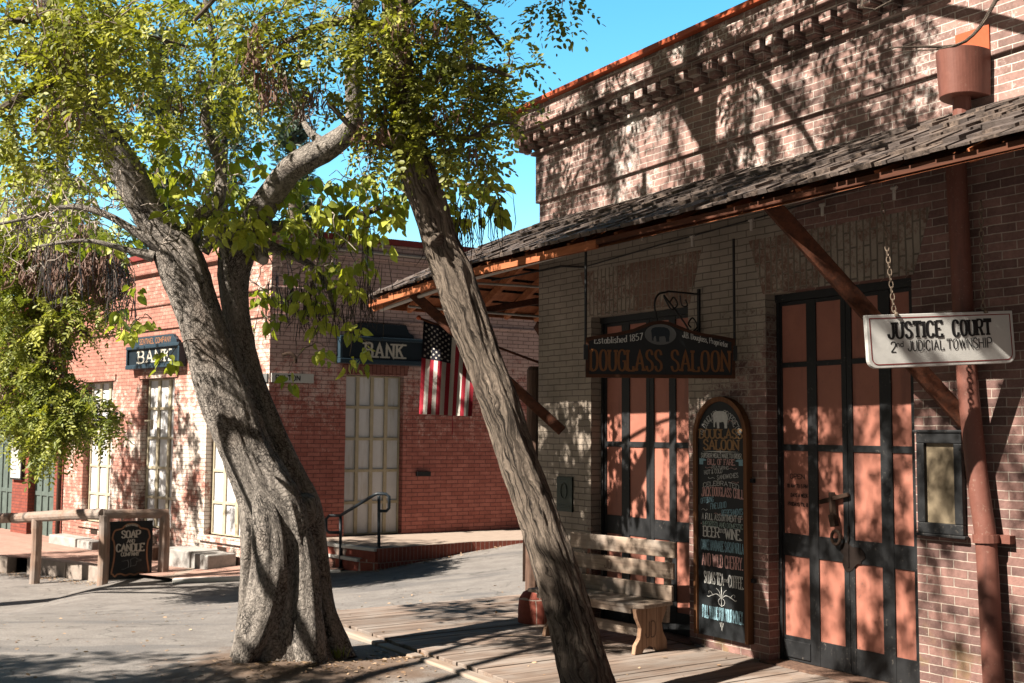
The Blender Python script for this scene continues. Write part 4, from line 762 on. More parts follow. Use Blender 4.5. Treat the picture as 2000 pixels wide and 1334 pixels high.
# ------------------------------------------------------------------ log rail, soap sign, handrails
def build_rail():
    def post_at(px, py, ytop, z0):
        p = onz(px, py, z0); zt = at(px, ytop, p.y).z; return p, zt
    A, B, C = post_at(68, 1120, 1010, -.64), post_at(200, 1130, 1004, -.57), post_at(318, 1116, 1003, -.51)
    t = thing('log_rail', 'weathered log hitching rail along the kerb on the left', 'rail', Matrix.Translation(A[0]))
    def log(pts, r, nm, mat, par=t, M=A[0]):
        P = spline([p - M for p in pts], 6); mb = MB(); mb.tube(P, [r * (1 + RU(-.05, .05)) for _ in P], 12); return mb.build(nm, mat, par, bevel=.008, smooth=False)
    for p, zt in (A, B, C): log([p + V3((0, 0, -.2)), p + V3((.01, 0, .4)), V3((p.x, p.y, zt - .02))], .085, 'post', 'post_log')
    ta, tb, tc = [V3((p.x, p.y, zt)) for p, zt in (A, B, C)]; d = (ta - tb)
    log([ta + d * 1.3, ta + d * .4 + V3((0, 0, .01))], .085, 'log', 'rail_log'); log([ta + d * .36, (ta + tb) / 2 + V3((0, 0, .012)), tb + d * .02], .088, 'log', 'rail_log'); log([tb - V3((.02, 0, 0)), (tb + tc) / 2 + V3((0, 0, -.0)), tc + (tc - tb) * .06], .075, 'log', 'rail_log')
    # sign hung below the right-hand log
    e = (tc - tb); e.z = 0; Ls = e.length; e.normalize(); w_ = .80; z0 = tb.z - 1.02; o = tb + e * (Ls * .5 - w_ / 2 + .02); M = Matrix.Translation((o.x, o.y, z0)) @ Matrix.Rotation(math.atan2(e.y, e.x), 4, 'Z')
    s = thing('soap_sign', 'black soap and candle shop sign with orange border hung from the log rail', 'sign', M); H = .90
    w_ = Ls - .26; MB().box(0, w_, -.02, .02, 0, H).build('board', 'blackboard', s, bevel=.003); mb = MB(); mb.box(0, w_, -.025, .025, -.02, -.002); mb.build('edge', 'sign_white', s)
    for x in (.28, .74): mb = MB(); mb.tube([(w_ * x, 0, H - .02), (w_ * x, 0, H + .12)], .008, 6); mb.tube([(w_ * x + .015 * math.cos(a), 0, H + .04 + .02 * math.sin(a)) for a in np.linspace(0, 6.3, 9)], .006, 5, False); mb.build('hook', 'conduit', s)
    k = Ink(-.0215); X = lambda v: w_ * v; Z = lambda v: H * v; hf = [(.5, .955), (.41, .945), (.34, .915), (.29, .875), (.2, .86), (.12, .84), (.085, .78), (.07, .70), (.10, .66), (.125, .55), (.125, .4), (.105, .27), (.07, .115), (.10, .09), (.15, .05), (.2, .085), (.29, .09), (.38, .065), (.44, .07), (.5, .085)]
    for sg in (1, -1): k.stroke([(X(.5 + sg * (x - .5)), Z(z)) for x, z in spline(hf, 3)], .024)
    k.build('border', 'sign_border', s); k = Ink(-.0215, .8)
    k.text('SOAP', X(.28), X(.70), Z(.71), Z(.125), .03, .018, slab=.05, gap=1.5); k.text('AND', X(.41), X(.58), Z(.625), Z(.06), .014, .01, slab=.02, gap=1.8); k.text('CANDLE', X(.17), X(.80), Z(.475), Z(.13), .032, .019, slab=.05, gap=1.5); k.text('COMPANY', X(.28), X(.69), Z(.395), Z(.065), .016, .011, slab=.02, gap=1.6)
    k.text('SEVEN SISTERS', X(.36), X(.64), Z(.885), Z(.03), .007, warp=lambda x, z: (x, z + .03 - 2.2 * (x - w_ / 2) ** 2)); k.build('lettering', 'letter_cream', s); k = Ink(-.0215)
    hd = lambda P: [(X(a), Z(b)) for a, b in P]
    k.stroke(hd([(.3, .31), (.44, .32)]), .006); k.stroke(hd([(.3, .17), (.36, .17), (.44, .2)]), .006); k.stroke(hd(spline([(.43, .33), (.46, .27), (.45, .19)], 4)), .012); k.stroke(hd(spline([(.49, .33), (.51, .27), (.5, .2)], 4)), .009)
    k.stroke(hd(spline([(.5, .33), (.56, .355), (.62, .36), (.66, .335), (.74, .325), (.74, .305), (.66, .30), (.63, .295)], 4)), .006); k.stroke(hd(spline([(.65, .30), (.63, .25), (.6, .225), (.5, .22)], 4)), .006); k.build('pointing_hand', 'oval_grey', s)
build_rail()
def build_handrails():
    b0 = hit(665, 1110, lambda x, y: zs(x)); b1 = onz(740, 1070); Yv = b0.y
    P = lambda x, y, k: at(x, y, b0.y + (b1.y - b0.y) * k)
    t = thing('handrail', 'dark bent pipe handrail on the brick steps in front of the bank door', 'handrail', Matrix.Translation(b0), 'handrails at the bank steps'); r = .024
    tub = lambda nm, pts, par=t: MB().tube([p - b0 for p in pts], r, 10).build(nm, 'handrail_metal', par, smooth=True)
    tub('post', [b0, P(665, 1008, 0)]); tub('post', [b1, P(740, 968, 1)])
    tub('rail', [P(665, 1040, 0), P(643, 1040, 0), P(637, 1035, 0), P(637, 1014, 0), P(643, 1007, 0), P(665, 1007, 0), P(668, 1005, .05), P(732, 966, .97), P(738, 964, 1), P(754, 965, 1), P(760, 970, 1), P(760, 992, 1), P(755, 998, 1), P(741, 998, 1)])
    MB().lathe(b1 - b0, [(.05, 0), (.05, .012), (.03, .02)], 12).build('base_plate', 'handrail_metal', t); MB().lathe((0, 0, 0), [(.05, 0), (.05, .012), (.03, .02)], 12).build('base_plate', 'handrail_metal', t)
    c = onz(665, 1046); Q = lambda x, y: at(x, y, c.y - .12); t2 = thing('handrail', 'short dark handrail on the wall left of the shaded bank door', 'handrail', Matrix.Translation(c), 'handrails at the bank steps')
    MB().tube([p - c for p in (Q(560, 1010), Q(575, 1000), Q(606, 982), Q(650, 961), Q(668, 957))], r, 10).build('rail', 'handrail_metal', t2, smooth=True); MB().tube([Q(668, 957) - c, Q(668, 957) + V3((-.05, .2, 0)) - c], .03, 10).build('wall_flange', 'handrail_metal', t2); MB().tube([Q(580, 998) - c, V3((Q(580, 998).x, Q(580, 998).y, -.5)) - c], r, 10).build('post', 'handrail_metal', t2)
build_handrails()
# ------------------------------------------------------------------ trees
def np3(v): return np.array(v, float)
class Tree:
    def __init__(s, name, label, base, group=None):
        s.base = V3(base); s.t = thing(name, label, 'tree', Matrix.Translation(s.base), group); s.nodes = []; s.tw = MB(); s.pale = MB()
    def stem(s, st, mat, seg=40, ring=.03, lobes=.10, flutes=.05, fine=.02, flare=0, flare_h=.35, nm='trunk', seed=0, ridge=0, roots=5):
        """st: (point, radius) stations -> one lofted, lumpy, tapering stem with its own bark UVs"""
        P = spline([tuple(p) + (r,) for p, r in st], 10); L = [0]
        for a, b in zip(P[:-1], P[1:]): L.append(L[-1] + np.linalg.norm(b[:3] - a[:3]))
        n = max(int(L[-1] / ring), 6); l = np.linspace(0, L[-1], n); Q = np.stack([np.interp(l, L, [p[k] for p in P]) for k in range(4)], 1)
        vs = []; uv = []; nrm = None; rm = float(np.mean(Q[:, 3]))
        for i in range(n):
            p = V3(Q[i, :3]); d = V3(Q[min(i + 1, n - 1), :3] - Q[max(i - 1, 0), :3]).normalized()
            if nrm is None: nrm = (V3((0, 1, .01)) - d * d.y).normalized()
            nrm = (nrm - d * nrm.dot(d)).normalized(); b = d.cross(nrm); r = Q[i, 3]; h = l[i]
            for k in range(seg + 1):
                a = 2 * math.pi * (k % seg) / seg; c, sn = math.cos(a), math.sin(a)
                q = 1 + lobes * mnoise.noise(V3((c * 1.1 + seed, sn * 1.1, h * 1.1))) * 2
                q += flutes * (1 - 2 * abs(mnoise.noise(V3((c * 2.3, sn * 2.3 + seed, h * .9))))) + fine * mnoise.noise(V3((c * r * 22, sn * r * 22, h * 9 + seed))) + fine * .7 * mnoise.noise(V3((c * r * 50, sn * r * 50, h * 20 + seed)))
                if ridge: q += ridge * (.5 - 2 * abs(mnoise.noise(V3((c * r * 17 + 3, sn * r * 17 + seed, h * 1.3))))) + ridge * .6 * (.5 - 2 * abs(mnoise.noise(V3((c * r * 38, sn * r * 38 + seed, h * 3.2)))))
                if flare:
                    e = math.exp(-h / flare_h); q += flare * e * (.55 + .75 * max(0, math.cos(roots * a + 1.2 * seed + h * 1.5)) ** 1.5 * e)
                if k < seg: vs.append(p + (nrm * c + b * sn) * r * q)
                uv.append((k / seg * 2 * math.pi * rm, h))
        fs = []; uvs = []
        for i in range(n - 1):
            for k in range(seg):
                k2 = (k + 1) % seg; fs.append((i * seg + k, i * seg + k2, (i + 1) * seg + k2, (i + 1) * seg + k)); w_ = seg + 1
                uvs += [uv[i * w_ + k], uv[i * w_ + k + 1], uv[(i + 1) * w_ + k + 1], uv[(i + 1) * w_ + k]]
        for i in range(0, n, 3): s.nodes.append((Q[i, :3].copy(), Q[i, 3]))
        fs.append(tuple((n - 1) * seg + k for k in range(seg))); uvs += [(0, 0)] * seg
        return vs, fs, uvs
    def mesh(s, parts, nm, mat):
        V = []; Fc = []; U = []
        for v, f, u in parts: o = len(V); V += v; Fc += [tuple(i + o for i in q) for q in f]; U += u
        me = bpy.data.meshes.new(nm); me.from_pydata([tuple(p - s.base) for p in V], [], Fc); ul = me.uv_layers.new(name='UVMap'); ul.data.foreach_set('uv', np.array(U, np.float32).ravel())
        me.polygons.foreach_set('use_smooth', [True] * len(me.polygons)); me.materials.append(MAT[mat]); me.update(); return link(nm, me, s.t)
    def limb(s, st, mat='x', seg=12, **k): return s.stem(st, mat, seg, ring=.07, **{**dict(lobes=.08, flutes=.03, fine=.03), **k})
    def grow(s, targets, r0=.004, jit=.12, kr=.0045, mb=None, maxr=.02):
        """connect each target to the nearest wood already there: a branching net of twigs"""
        mb = mb or s.tw; N = [p for p, r in s.nodes]; pts = np.zeros((len(N) + len(targets) * 6 + 10, 3)); pts[:len(N)] = N; c = len(N)
        T = np.array([np3(t) for t in targets]); d0 = np.array([np.min(np.linalg.norm(pts[:c] - t, axis=1)) for t in T]); tips = [None] * len(T)
        for i in np.argsort(d0):
            t = T[i]; dd = np.linalg.norm(pts[:c] - t, axis=1) + np.maximum(0, pts[:c, 2] - t[2]) * -.15; a = pts[int(np.argmin(dd))]; L = np.linalg.norm(t - a); m = max(2, min(6, int(L / .12) + 2)); P = [a]
            for k in range(1, m): f = k / m; P.append(a + (t - a) * f + rng.normal(0, jit * L * .35, 3) * math.sin(math.pi * f) + np.array((0, 0, .18 * L * math.sin(math.pi * f))))
            P.append(t); n = len(P); ra = min(maxr, r0 + kr * 2 * L); mb.tube([tuple(p - np3(s.base)) for p in P], [ra + (r0 * .6 - ra) * k / (n - 1) for k in range(n)], 5, False)
            for p in P[1:]:
                if c < len(pts): pts[c] = p; c += 1
            v = P[-1] - P[-2]; tips[i] = v / (np.linalg.norm(v) + 1e-9)
        return T, np.array(tips)
    def finish(s, twig='twig'):
        if s.tw.v: s.tw.build('twigs', twig, s.t)
        if s.pale.v: s.pale.build('bare_twigs', 'pale_twig', s.t)
def nz(a): return a / (np.linalg.norm(a, axis=-1, keepdims=True) + 1e-9)
HEART = (np.array([(0, 0, 0), (-.07, .22, .05), (.12, .40, .08), (.42, .41, .05), (.72, .23, -.06), (1, 0, -.2), (.72, -.23, -.06), (.42, -.41, .05), (.12, -.40, .08), (-.07, -.22, .05), (.4, 0, -.03)]), [(0, 10, 2, 1), (10, 5, 4, 3), (10, 3, 2), (0, 9, 8, 10), (10, 7, 6, 5), (10, 8, 7)])
OVAL = (np.array([(0, 0, 0), (.25, .24, .03), (.72, .25, .02), (1, 0, -.05), (.72, -.25, .02), (.25, -.24, .03)]), [(0, 3, 2, 1), (0, 5, 4, 3)])
LENS = (np.array([(0, 0, 0), (.35, .09, 0), (.7, .07, .0), (1, 0, 0), (.7, -.07, 0), (.35, -.09, 0)]), [(0, 1, 2, 3, 4, 5)])
def leafmesh(name, pos, d, n, size, tpl, mat, parent, base, tint=None, wid=1.0):
    """thousands of real little leaf blades as one mesh: position, direction, blade normal and length of each"""
    pos = np.asarray(pos) - np3(base); d = nz(np.asarray(d)); n = np.asarray(n); n = nz(n - d * np.sum(n * d, -1, keepdims=True)); s = np.cross(n, d); T, Fc = tpl; K = len(T); N = len(pos); size = np.asarray(size)[:, None, None]
    V = pos[:, None, :] + size * (d[:, None, :] * T[None, :, 0:1] + s[:, None, :] * T[None, :, 1:2] * wid + n[:, None, :] * T[None, :, 2:3]); me = bpy.data.meshes.new(name)
    me.vertices.add(N * K); me.vertices.foreach_set('co', V.astype(np.float32).ravel()); ls = [len(f) for f in Fc]; fl = np.concatenate([np.array(f) for f in Fc]); tot = len(fl)
    me.loops.add(N * tot); me.loops.foreach_set('vertex_index', (np.arange(N)[:, None] * K + fl[None]).astype(np.int32).ravel()); me.polygons.add(N * len(Fc)); st = np.concatenate([[0], np.cumsum(ls)[:-1]])
    me.polygons.foreach_set('loop_start', (np.arange(N)[:, None] * tot + st[None]).astype(np.int32).ravel()); me.update(calc_edges=True)
    a = me.attributes.new('tint', 'FLOAT', 'POINT'); tint = rng.random(N) if tint is None else tint; a.data.foreach_set('value', np.repeat(np.clip(tint, 0, 1), K).astype(np.float32)); me.materials.append(MAT[mat]); me.validate(); return link(name, me, parent)
def catalpa_leaves(tips, dirs, per=(4, 8), size=(.055, .125)):
    P, D, Nn, S, T = [], [], [], [], []
    for p, v in zip(tips, dirs):
        k = rng.integers(*per); ph = rng.random() * 6.28; tb = rng.random()
        for j in range(k):
            a = ph + j * 2.4 + rng.normal(0, .3); d = np.array((math.cos(a), math.sin(a), -.3 - rng.random() * 1.6)) + v * .25; pe = d * (.02 + .05 * rng.random()) + np.array((0, 0, -.015)); P.append(p + pe - v * .05 * rng.random()); D.append(d); Nn.append(np.array((-.3, -.25, .8)) + rng.normal(0, .8, 3)); S.append(rng.uniform(*size) * (1 if rng.random() > .2 else .6)); T.append(.65 * tb + .35 * rng.random())
    return P, D, Nn, S, T
def compound(tips, dirs, per=4, L=(.15, .25), pairs=6, ls=.036, droop=.55):
    P, D, Nn, S, T = [], [], [], [], []
    for p, v in zip(tips, dirs):
        tb = rng.random() ** 1.7
        for _ in range(per):
            d = nz(v * .5 + rng.normal(0, .75, 3) + np.array((0, 0, -.1))); n = nz(np.array((-.3, -.25, 1)) + rng.normal(0, .45, 3)); n = nz(n - d * (n @ d)); sd = np.cross(n, d); l = rng.uniform(*L); o = p + rng.normal(0, .045, 3); m = pairs + rng.integers(-1, 2)
            for k in range(m + 1):
                f = (k + 1) / (m + 1); q = o + d * l * f + np.array((0, 0, -droop * l * f * f)); dd = d + np.array((0, 0, -2 * droop * f * .6))
                for sg in ((-1, 1) if k < m else (0,)):
                    P.append(q); D.append(sd * sg * 1.1 + dd * (.5 if sg else 1) + rng.normal(0, .12, 3)); Nn.append(n + rng.normal(0, .3, 3)); S.append(ls * rng.uniform(.55, 1.35)); T.append(.6 * tb + .4 * rng.random())
    return P, D, Nn, S, T
def scatter(ells, dens=1.0):
    """points in clumps: centre pixel, half sizes, number, depth range"""
    out = []
    for cx, cy, rx, ry, n, y0, y1 in ells:
        for _ in range(int(n * dens + .5)):
            a = rng.random() * 6.283; r = math.sqrt(rng.random()); out.append(np3(at(cx + rx * r * math.cos(a), cy + ry * r * math.sin(a), rng.uniform(y0, y1))))
    return out
def blob(c, r, n):
    o = []
    while len(o) < n:
        q = rng.uniform(-1, 1, 3)
        if q @ q < 1 and mnoise.noise(V3((q[0] * 2 + c[0], q[1] * 2, q[2] * 2))) > -.02: o.append(np3(c) + q * np3(r))
    return o
def pods(tips, n, L, rad, droop=0, mb=None, base=(0, 0, 0), curve=.1):
    mb = mb or MB()
    for p in tips:
        for _ in range(rng.integers(*n)):
            l = rng.uniform(*L); o = p + rng.normal(0, .035, 3) - np3(base); c = rng.normal(0, curve, 3) * l; c[2] = 0; e = rng.normal(0, curve, 3) * l; e[2] = 0
            mb.tube([o, o + c * .5 + (0, 0, -l * .4), o + c + (0, 0, -l * .75), o + c + e + (0, 0, -l)], [rad * .6, rad, rad, rad * .3], 4, False)
    return mb
def st(*rows): return [(at(x, y, Y), w_ * .5 * Y / FPX) for x, y, w_, Y in rows]
# ---- the big leaning catalpa
def build_catalpa():
    b = at(575, 1285, 8.9); b.z = -.06; T = Tree('catalpa_tree', 'large leaning double trunked tree with big heart shaped leaves in the foreground', b)
    A = T.stem(st((566, 1312, 146, 8.9), (562, 1270, 142, 8.9), (560, 1200, 128, 8.9), (553, 1100, 106, 8.92), (533, 1000, 108, 8.95), (489, 900, 92, 8.97), (450, 800, 89, 9.0), (414, 700, 81, 9.02), (384, 600, 86, 9.05), (358, 525, 91, 9.05), (332, 470, 71, 9.05), (318, 440, 34, 9.05)), '', seg=120, ring=.02, lobes=.11, flutes=.085, fine=.025, ridge=.045, flare=.34, flare_h=.16, seed=3)
    B = T.stem(st((626, 1306, 77, 9.20), (624, 1265, 79, 9.20), (614, 1190, 72, 9.20), (603, 1090, 72, 9.22), (588, 1000, 74, 9.27), (558, 920, 62, 9.30), (522, 830, 55, 9.32), (486, 730, 50, 9.35), (462, 620, 50, 9.35), (454, 540, 62, 9.35), (466, 475, 67, 9.30), (486, 450, 34, 9.30)), '', seg=70, ring=.024, lobes=.13, flutes=.07, fine=.03, flare=.5, flare_h=.2, seed=8, roots=3)
    C = T.stem(st((470, 1300, 30, 8.6), (492, 1255, 62, 8.62), (516, 1190, 72, 8.66), (526, 1100, 62, 8.7), (520, 1010, 46, 8.76), (500, 950, 20, 8.86)), '', seg=44, ring=.022, lobes=.16, flutes=.08, fine=.03, ridge=.05, flare=.3, flare_h=.1, seed=5)
    D = T.stem(st((470, 1305, 40, 8.95), (486, 1240, 50, 8.92), (488, 1150, 40, 8.9), (495, 1060, 44, 8.9), (486, 990, 30, 8.9), (478, 950, 16, 8.92)), '', seg=40, ring=.022, lobes=.22, flutes=.1, fine=.04, ridge=.05, flare=.4, flare_h=.1, seed=15)
    E_ = T.stem(st((606, 1312, 64, 8.72), (598, 1250, 66, 8.74), (596, 1170, 58, 8.79), (592, 1080, 46, 8.84), (575, 1000, 30, 8.9)), '', seg=44, ring=.022, lobes=.14, flutes=.07, fine=.03, ridge=.05, flare=.35, flare_h=.1, seed=25)
    H_ = T.stem(st((672, 1296, 36, 8.95), (652, 1262, 50, 9.0), (634, 1200, 44, 9.05), (622, 1130, 26, 9.1)), '', seg=36, ring=.022, lobes=.18, flutes=.08, fine=.03, ridge=.05, flare=.35, flare_h=.1, seed=35)
    kn = T.stem([(at(578, 1000, 9.05), .12), (at(598, 1000, 9.07), .12), (at(608, 1003, 9.05), .08), (at(613, 1004, 9.04), .04), (at(615, 1005, 9.03), .006)], '', seg=30, ring=.015, lobes=.25, fine=.08, seed=2)
    kn2 = T.stem([(at(500, 1125, 8.9), .05), (at(484, 1128, 8.88), .032), (at(477, 1133, 8.86), .02), (at(474, 1134, 8.86), .004)], '', seg=16, ring=.012, lobes=.3, fine=.1, seed=9)
    T.mesh([A, B, C, D, E_, H_, kn, kn2], 'trunk', 'catalpa_bark')
    Lm = [st((332, 480, 78, 9.05), (290, 410, 66, 9.0), (250, 335, 68, 8.9), (205, 268, 56, 8.8), (168, 200, 46, 8.7), (120, 100, 38, 8.6), (90, -20, 30, 8.5), (70, -200, 20, 8.4)),
          st((345, 500, 40, 9.0), (280, 462, 20, 8.9), (205, 418, 14, 8.9), (130, 404, 10, 8.9), (60, 425, 7, 8.9), (-40, 445, 5, 8.9)),
          st((360, 490, 46, 9.05), (385, 430, 34, 9.1), (425, 395, 26, 9.1), (430, 320, 22, 9.2), (400, 230, 18, 9.2), (420, 120, 12, 9.2), (400, 0, 8, 9.2)),
          st((470, 490, 60, 9.2), (500, 430, 56, 9.2), (560, 340, 52, 9.1), (600, 310, 50, 9.0), (645, 285, 46, 8.9), (690, 240, 38, 8.8), (690, 150, 32, 8.75), (703, 0, 28, 8.7), (715, -160, 24, 8.7), (720, -330, 16, 8.7)),
          st((395, 492, 30, 9.05), (412, 468, 30, 9.05), (445, 458, 30, 9.08), (490, 462, 34, 9.15)),
          st((500, 445, 30, 9.15), (560, 440, 20, 9.4), (640, 430, 15, 9.6), (720, 415, 12, 9.6), (790, 385, 9, 9.4), (900, 360, 7, 9.0), (985, 375, 5, 8.7)),
          st((500, 470, 26, 9.15), (550, 490, 18, 9.4), (610, 520, 13, 9.6), (640, 560, 9, 9.6), (655, 620, 7, 9.6)),
          st((505, 480, 30, 9.15), (512, 500, 26, 9.1), (515, 510, 20, 9.05)),
          st((300, 500, 26, 8.95), (255, 490, 13, 8.9), (170, 470, 8, 8.9), (80, 480, 5, 8.9)),
          st((430, 470, 16, 9.05), (440, 500, 12, 8.95), (447, 560, 9, 8.9), (462, 600, 6, 8.85)),
          st((640, 290, 30, 8.9), (600, 250, 14, 9.2), (570, 180, 10, 9.4), (520, 100, 8, 9.5))]
    T.mesh([T.limb(l, seed=i) for i, l in enumerate(Lm)], 'limbs', 'catalpa_bark')
    low = scatter([(70, 370, 110, 70, 20, 9.0, 10.2), (140, 460, 130, 50, 10, 9.0, 10.2), (250, 300, 110, 80, 16, 9.0, 10.2), (390, 385, 70, 60, 12, 8.3, 9.2), (450, 440, 70, 40, 9, 8.4, 9.0), (510, 330, 110, 70, 22, 9.2, 10.35), (600, 420, 110, 70, 26, 9.0, 10.15), (700, 400, 90, 60, 18, 9.0, 9.95), (640, 520, 90, 55, 17, 9.0, 9.95), (600, 600, 70, 50, 8, 9.2, 9.85), (690, 670, 35, 45, 4, 9.2, 9.65), (565, 735, 16, 12, 1, 9.4, 9.65), (268, 600, 50, 50, 6, 9.0, 10.2), (322, 690, 16, 26, 2, 8.2, 8.4), (520, 590, 25, 70, 5, 9.4, 10.05), (890, 385, 70, 40, 9, 8.2, 8.8), (960, 390, 30, 25, 4, 8.2, 8.6), (760, 350, 60, 50, 9, 9.2, 9.95), (930, 330, 60, 40, 7, 8.4, 9.0), (30, 300, 60, 50, 6, 9.0, 10.2), (640, 650, 40, 40, 3, 9.3, 9.75), (430, 400, 90, 50, 16, 8.8, 9.6), (560, 450, 100, 50, 20, 9.0, 10), (740, 430, 60, 40, 10, 9.0, 9.8), (350, 330, 60, 50, 10, 8.8, 9.6)], 1.35)
    tp, td = T.grow(low, .0035); up = blob((-3.4, 8.9, 6.1), (1.6, 1.2, .9), 36); tu, du = T.grow(up, .004)
    P, D, N, S, Tn = catalpa_leaves(tp, td)
    P2, D2, N2, S2, T2 = catalpa_leaves(tu, du, (5, 9)); leafmesh('crown', P + P2, D + D2, N + N2, S + S2, HEART, 'catalpa_leaf', T.t, T.base, np.array(Tn + T2), .86)
    pt = scatter([(620, 560, 110, 50, 34, 9.2, 10.05), (700, 560, 60, 60, 12, 9.2, 9.85), (540, 560, 40, 60, 10, 9.4, 10.15), (940, 400, 70, 25, 16, 8.2, 8.6), (880, 430, 60, 25, 8, 8.2, 8.6), (270, 560, 50, 50, 10, 9.0, 10.2), (680, 420, 90, 40, 20, 9.2, 9.95), (60, 420, 80, 60, 14, 9.0, 10.2), (150, 500, 100, 40, 16, 9.0, 10.2)])
    tq, _ = T.grow(pt, .0025, kr=.002); pods(tq, (2, 5), (.18, .40), .0042, base=T.base).build('seed_pods', 'pod_dark', T.t)
    bare = scatter([(60, 470, 110, 70, 60, 9.0, 10.2), (170, 420, 120, 70, 50, 9.0, 10.2), (420, 330, 90, 80, 40, 8.4, 9.2), (600, 470, 120, 70, 50, 9.0, 10.15), (330, 430, 70, 60, 22, 8.6, 9.0), (560, 250, 70, 90, 40, 9.6, 10.55), (90, 300, 110, 70, 45, 9.0, 10.2), (640, 600, 80, 60, 14, 9.2, 9.95), (520, 520, 40, 60, 10, 9.5, 10.15), (700, 330, 60, 60, 20, 9.3, 10.05), (60, 380, 90, 60, 50, 8.0, 8.8), (180, 330, 80, 60, 40, 8.2, 8.9), (120, 210, 100, 70, 30, 8.0, 8.8), (590, 170, 60, 60, 24, 9.6, 10.35), (90, 400, 130, 80, 90, 7.7, 8.6), (230, 380, 60, 60, 30, 8.0, 8.8)])
    T.grow(bare, .0044, jit=.36, mb=T.pale, kr=.0036, maxr=.013); T.finish()
build_catalpa()
# ---- the slender leaning locust on the boardwalk
def build_locust():
    b = at(1172, 1400, 7.4); b.z = -.06; T = Tree('locust_tree', 'slender leaning locust trunk with furrowed bark and small oval leaflets', b)
    A = T.stem(st((1176, 1420, 113, 7.35), (1163, 1375, 99, 7.38), (1148, 1334, 91, 7.4), (1112, 1200, 84, 7.42), (1082, 1100, 79, 7.45), (1048, 1000, 74, 7.5), (1012, 900, 70, 7.52), (980, 800, 70, 7.55), (943, 700, 70, 7.6), (906, 600, 75, 7.62), (886, 540, 77, 7.65), (862, 480, 70, 7.66), (838, 400, 67, 7.68), (815, 330, 63, 7.7), (802, 280, 58, 7.7), (789, 200, 53, 7.72), (778, 100, 48, 7.75), (768, 0, 46, 7.8), (752, -200, 44, 7.8), (735, -420, 40, 7.8), (715, -640, 35, 7.8)), '', seg=120, ring=.02, lobes=.05, flutes=.04, fine=.025, ridge=.12, flare=.2, flare_h=.1, seed=21)
    kn = T.stem([(at(858, 470, 7.6), .05), (at(848, 470, 7.5), .045), (at(844, 470, 7.46), .02), (at(843, 470, 7.45), .004)], '', seg=20, ring=.012, lobes=.2, seed=4); T.mesh([A, kn], 'trunk', 'locust_bark')
    top = at(718, -600, 7.8); F = lambda *r: [(V3(p), q) for p, q in r]
    Lm = [F((top, .12), (top + V3((-.5, .1, .8)), .10), (top + V3((-1.0, .0, 1.7)), .07), (top + V3((-1.3, .1, 2.6)), .03)), F((top - V3((-.05, 0, .2)), .11), (top + V3((.4, .1, .6)), .09), (top + V3((.9, .3, 1.5)), .06), (top + V3((1.3, .3, 2.3)), .03)),
          st((778, 270, 44, 7.7), (740, 275, 24, 7.6), (700, 260, 14, 7.5), (640, 200, 10, 7.4)), st((790, 190, 30, 7.72), (860, 150, 18, 7.6), (930, 130, 12, 7.5), (1000, 150, 6, 7.4)), st((775, 80, 30, 7.75), (700, 40, 20, 7.7), (600, 60, 14, 7.5), (520, 110, 8, 7.3)), st((770, 30, 26, 7.8), (850, -20, 18, 7.8), (930, 30, 10, 7.8), (980, 90, 6, 7.7)),
          st((800, 265, 24, 7.7), (850, 260, 14, 7.6), (920, 270, 12, 7.5), (960, 242, 9, 7.4), (1010, 241, 5, 7.3)), st((760, -80, 30, 7.8), (640, -140, 20, 7.6), (480, -60, 14, 7.4), (380, 40, 8, 7.2)),
          F((top + V3((.3, 0, .5)), .07), (V3((1.2, 7.0, 6.3)), .045), (at(2010, -120, 6.2), .026)) + st((1945, 0, 9, 6.1), (1912, 55, 8, 6.05), (1870, 88, 6.5, 6.0), (1800, 91, 5, 6.0), (1738, 93, 3, 6.0)), st((1880, 82, 4, 6.0), (1840, 95, 3, 5.97), (1745, 102, 2, 5.95)), st((1700, -40, 8, 6.0), (1680, 5, 6, 6.0), (1700, 22, 5, 6.0), (1760, -10, 4, 6.0)),
          F((top + V3((.3, 0, .6)), .05), (V3((.3, 7.2, 5.9)), .02), (at(1090, -30, 7.0), .006))]
    T.mesh([T.limb(l, seed=i + 40) for i, l in enumerate(Lm)], 'limbs', 'locust_bark')
    vis = scatter([(640, 60, 130, 80, 34, 7.0, 8.4), (700, 150, 50, 120, 18, 7.2, 8), (760, 110, 50, 130, 34, 7.3, 7.9), (790, 240, 60, 50, 22, 7.3, 7.8), (860, 70, 95, 80, 40, 7.2, 8.4), (900, 190, 90, 80, 40, 7.2, 8.2), (960, 200, 45, 60, 16, 7.2, 7.9), (860, 280, 70, 50, 16, 7.3, 8), (550, 60, 90, 90, 28, 7, 8.2), (470, 120, 60, 100, 22, 7, 8), (740, 280, 60, 30, 10, 7.4, 7.8), (1000, 130, 25, 40, 5, 7.3, 7.7), (1085, 5, 30, 14, 4, 6.9, 7.2), (910, 320, 50, 30, 7, 7.5, 8), (930, 40, 40, 50, 10, 7.4, 8)], 1.15)
    tp, td = T.grow(vis, .0042, maxr=.012); up = blob((-.7, 7.5, 7.0), (2.1, 1.8, 1.7), 310) + blob((-1.2, 7.2, 5.6), (1.4, 1.2, .7), 30) + blob((1.0, 7.4, 7.4), (1.5, 1.0, 1.2), 60) + blob((-1.5, 5.5, 6.0), (1.7, 1.2, 1.0), 105) + blob((-2.2, 9.6, 7.5), (1.7, 1.3, 1.4), 150); tu, du = T.grow(up, .004)
    P, D, N, S, Tn = compound(tp, td, 4, ls=.041); P2, D2, N2, S2, T2 = compound(tu, du, 5, pairs=5, ls=.052); leafmesh('crown', P + P2, D + D2, N + N2, S + S2, OVAL, 'locust_leaf', T.t, T.base, np.array(Tn + T2))
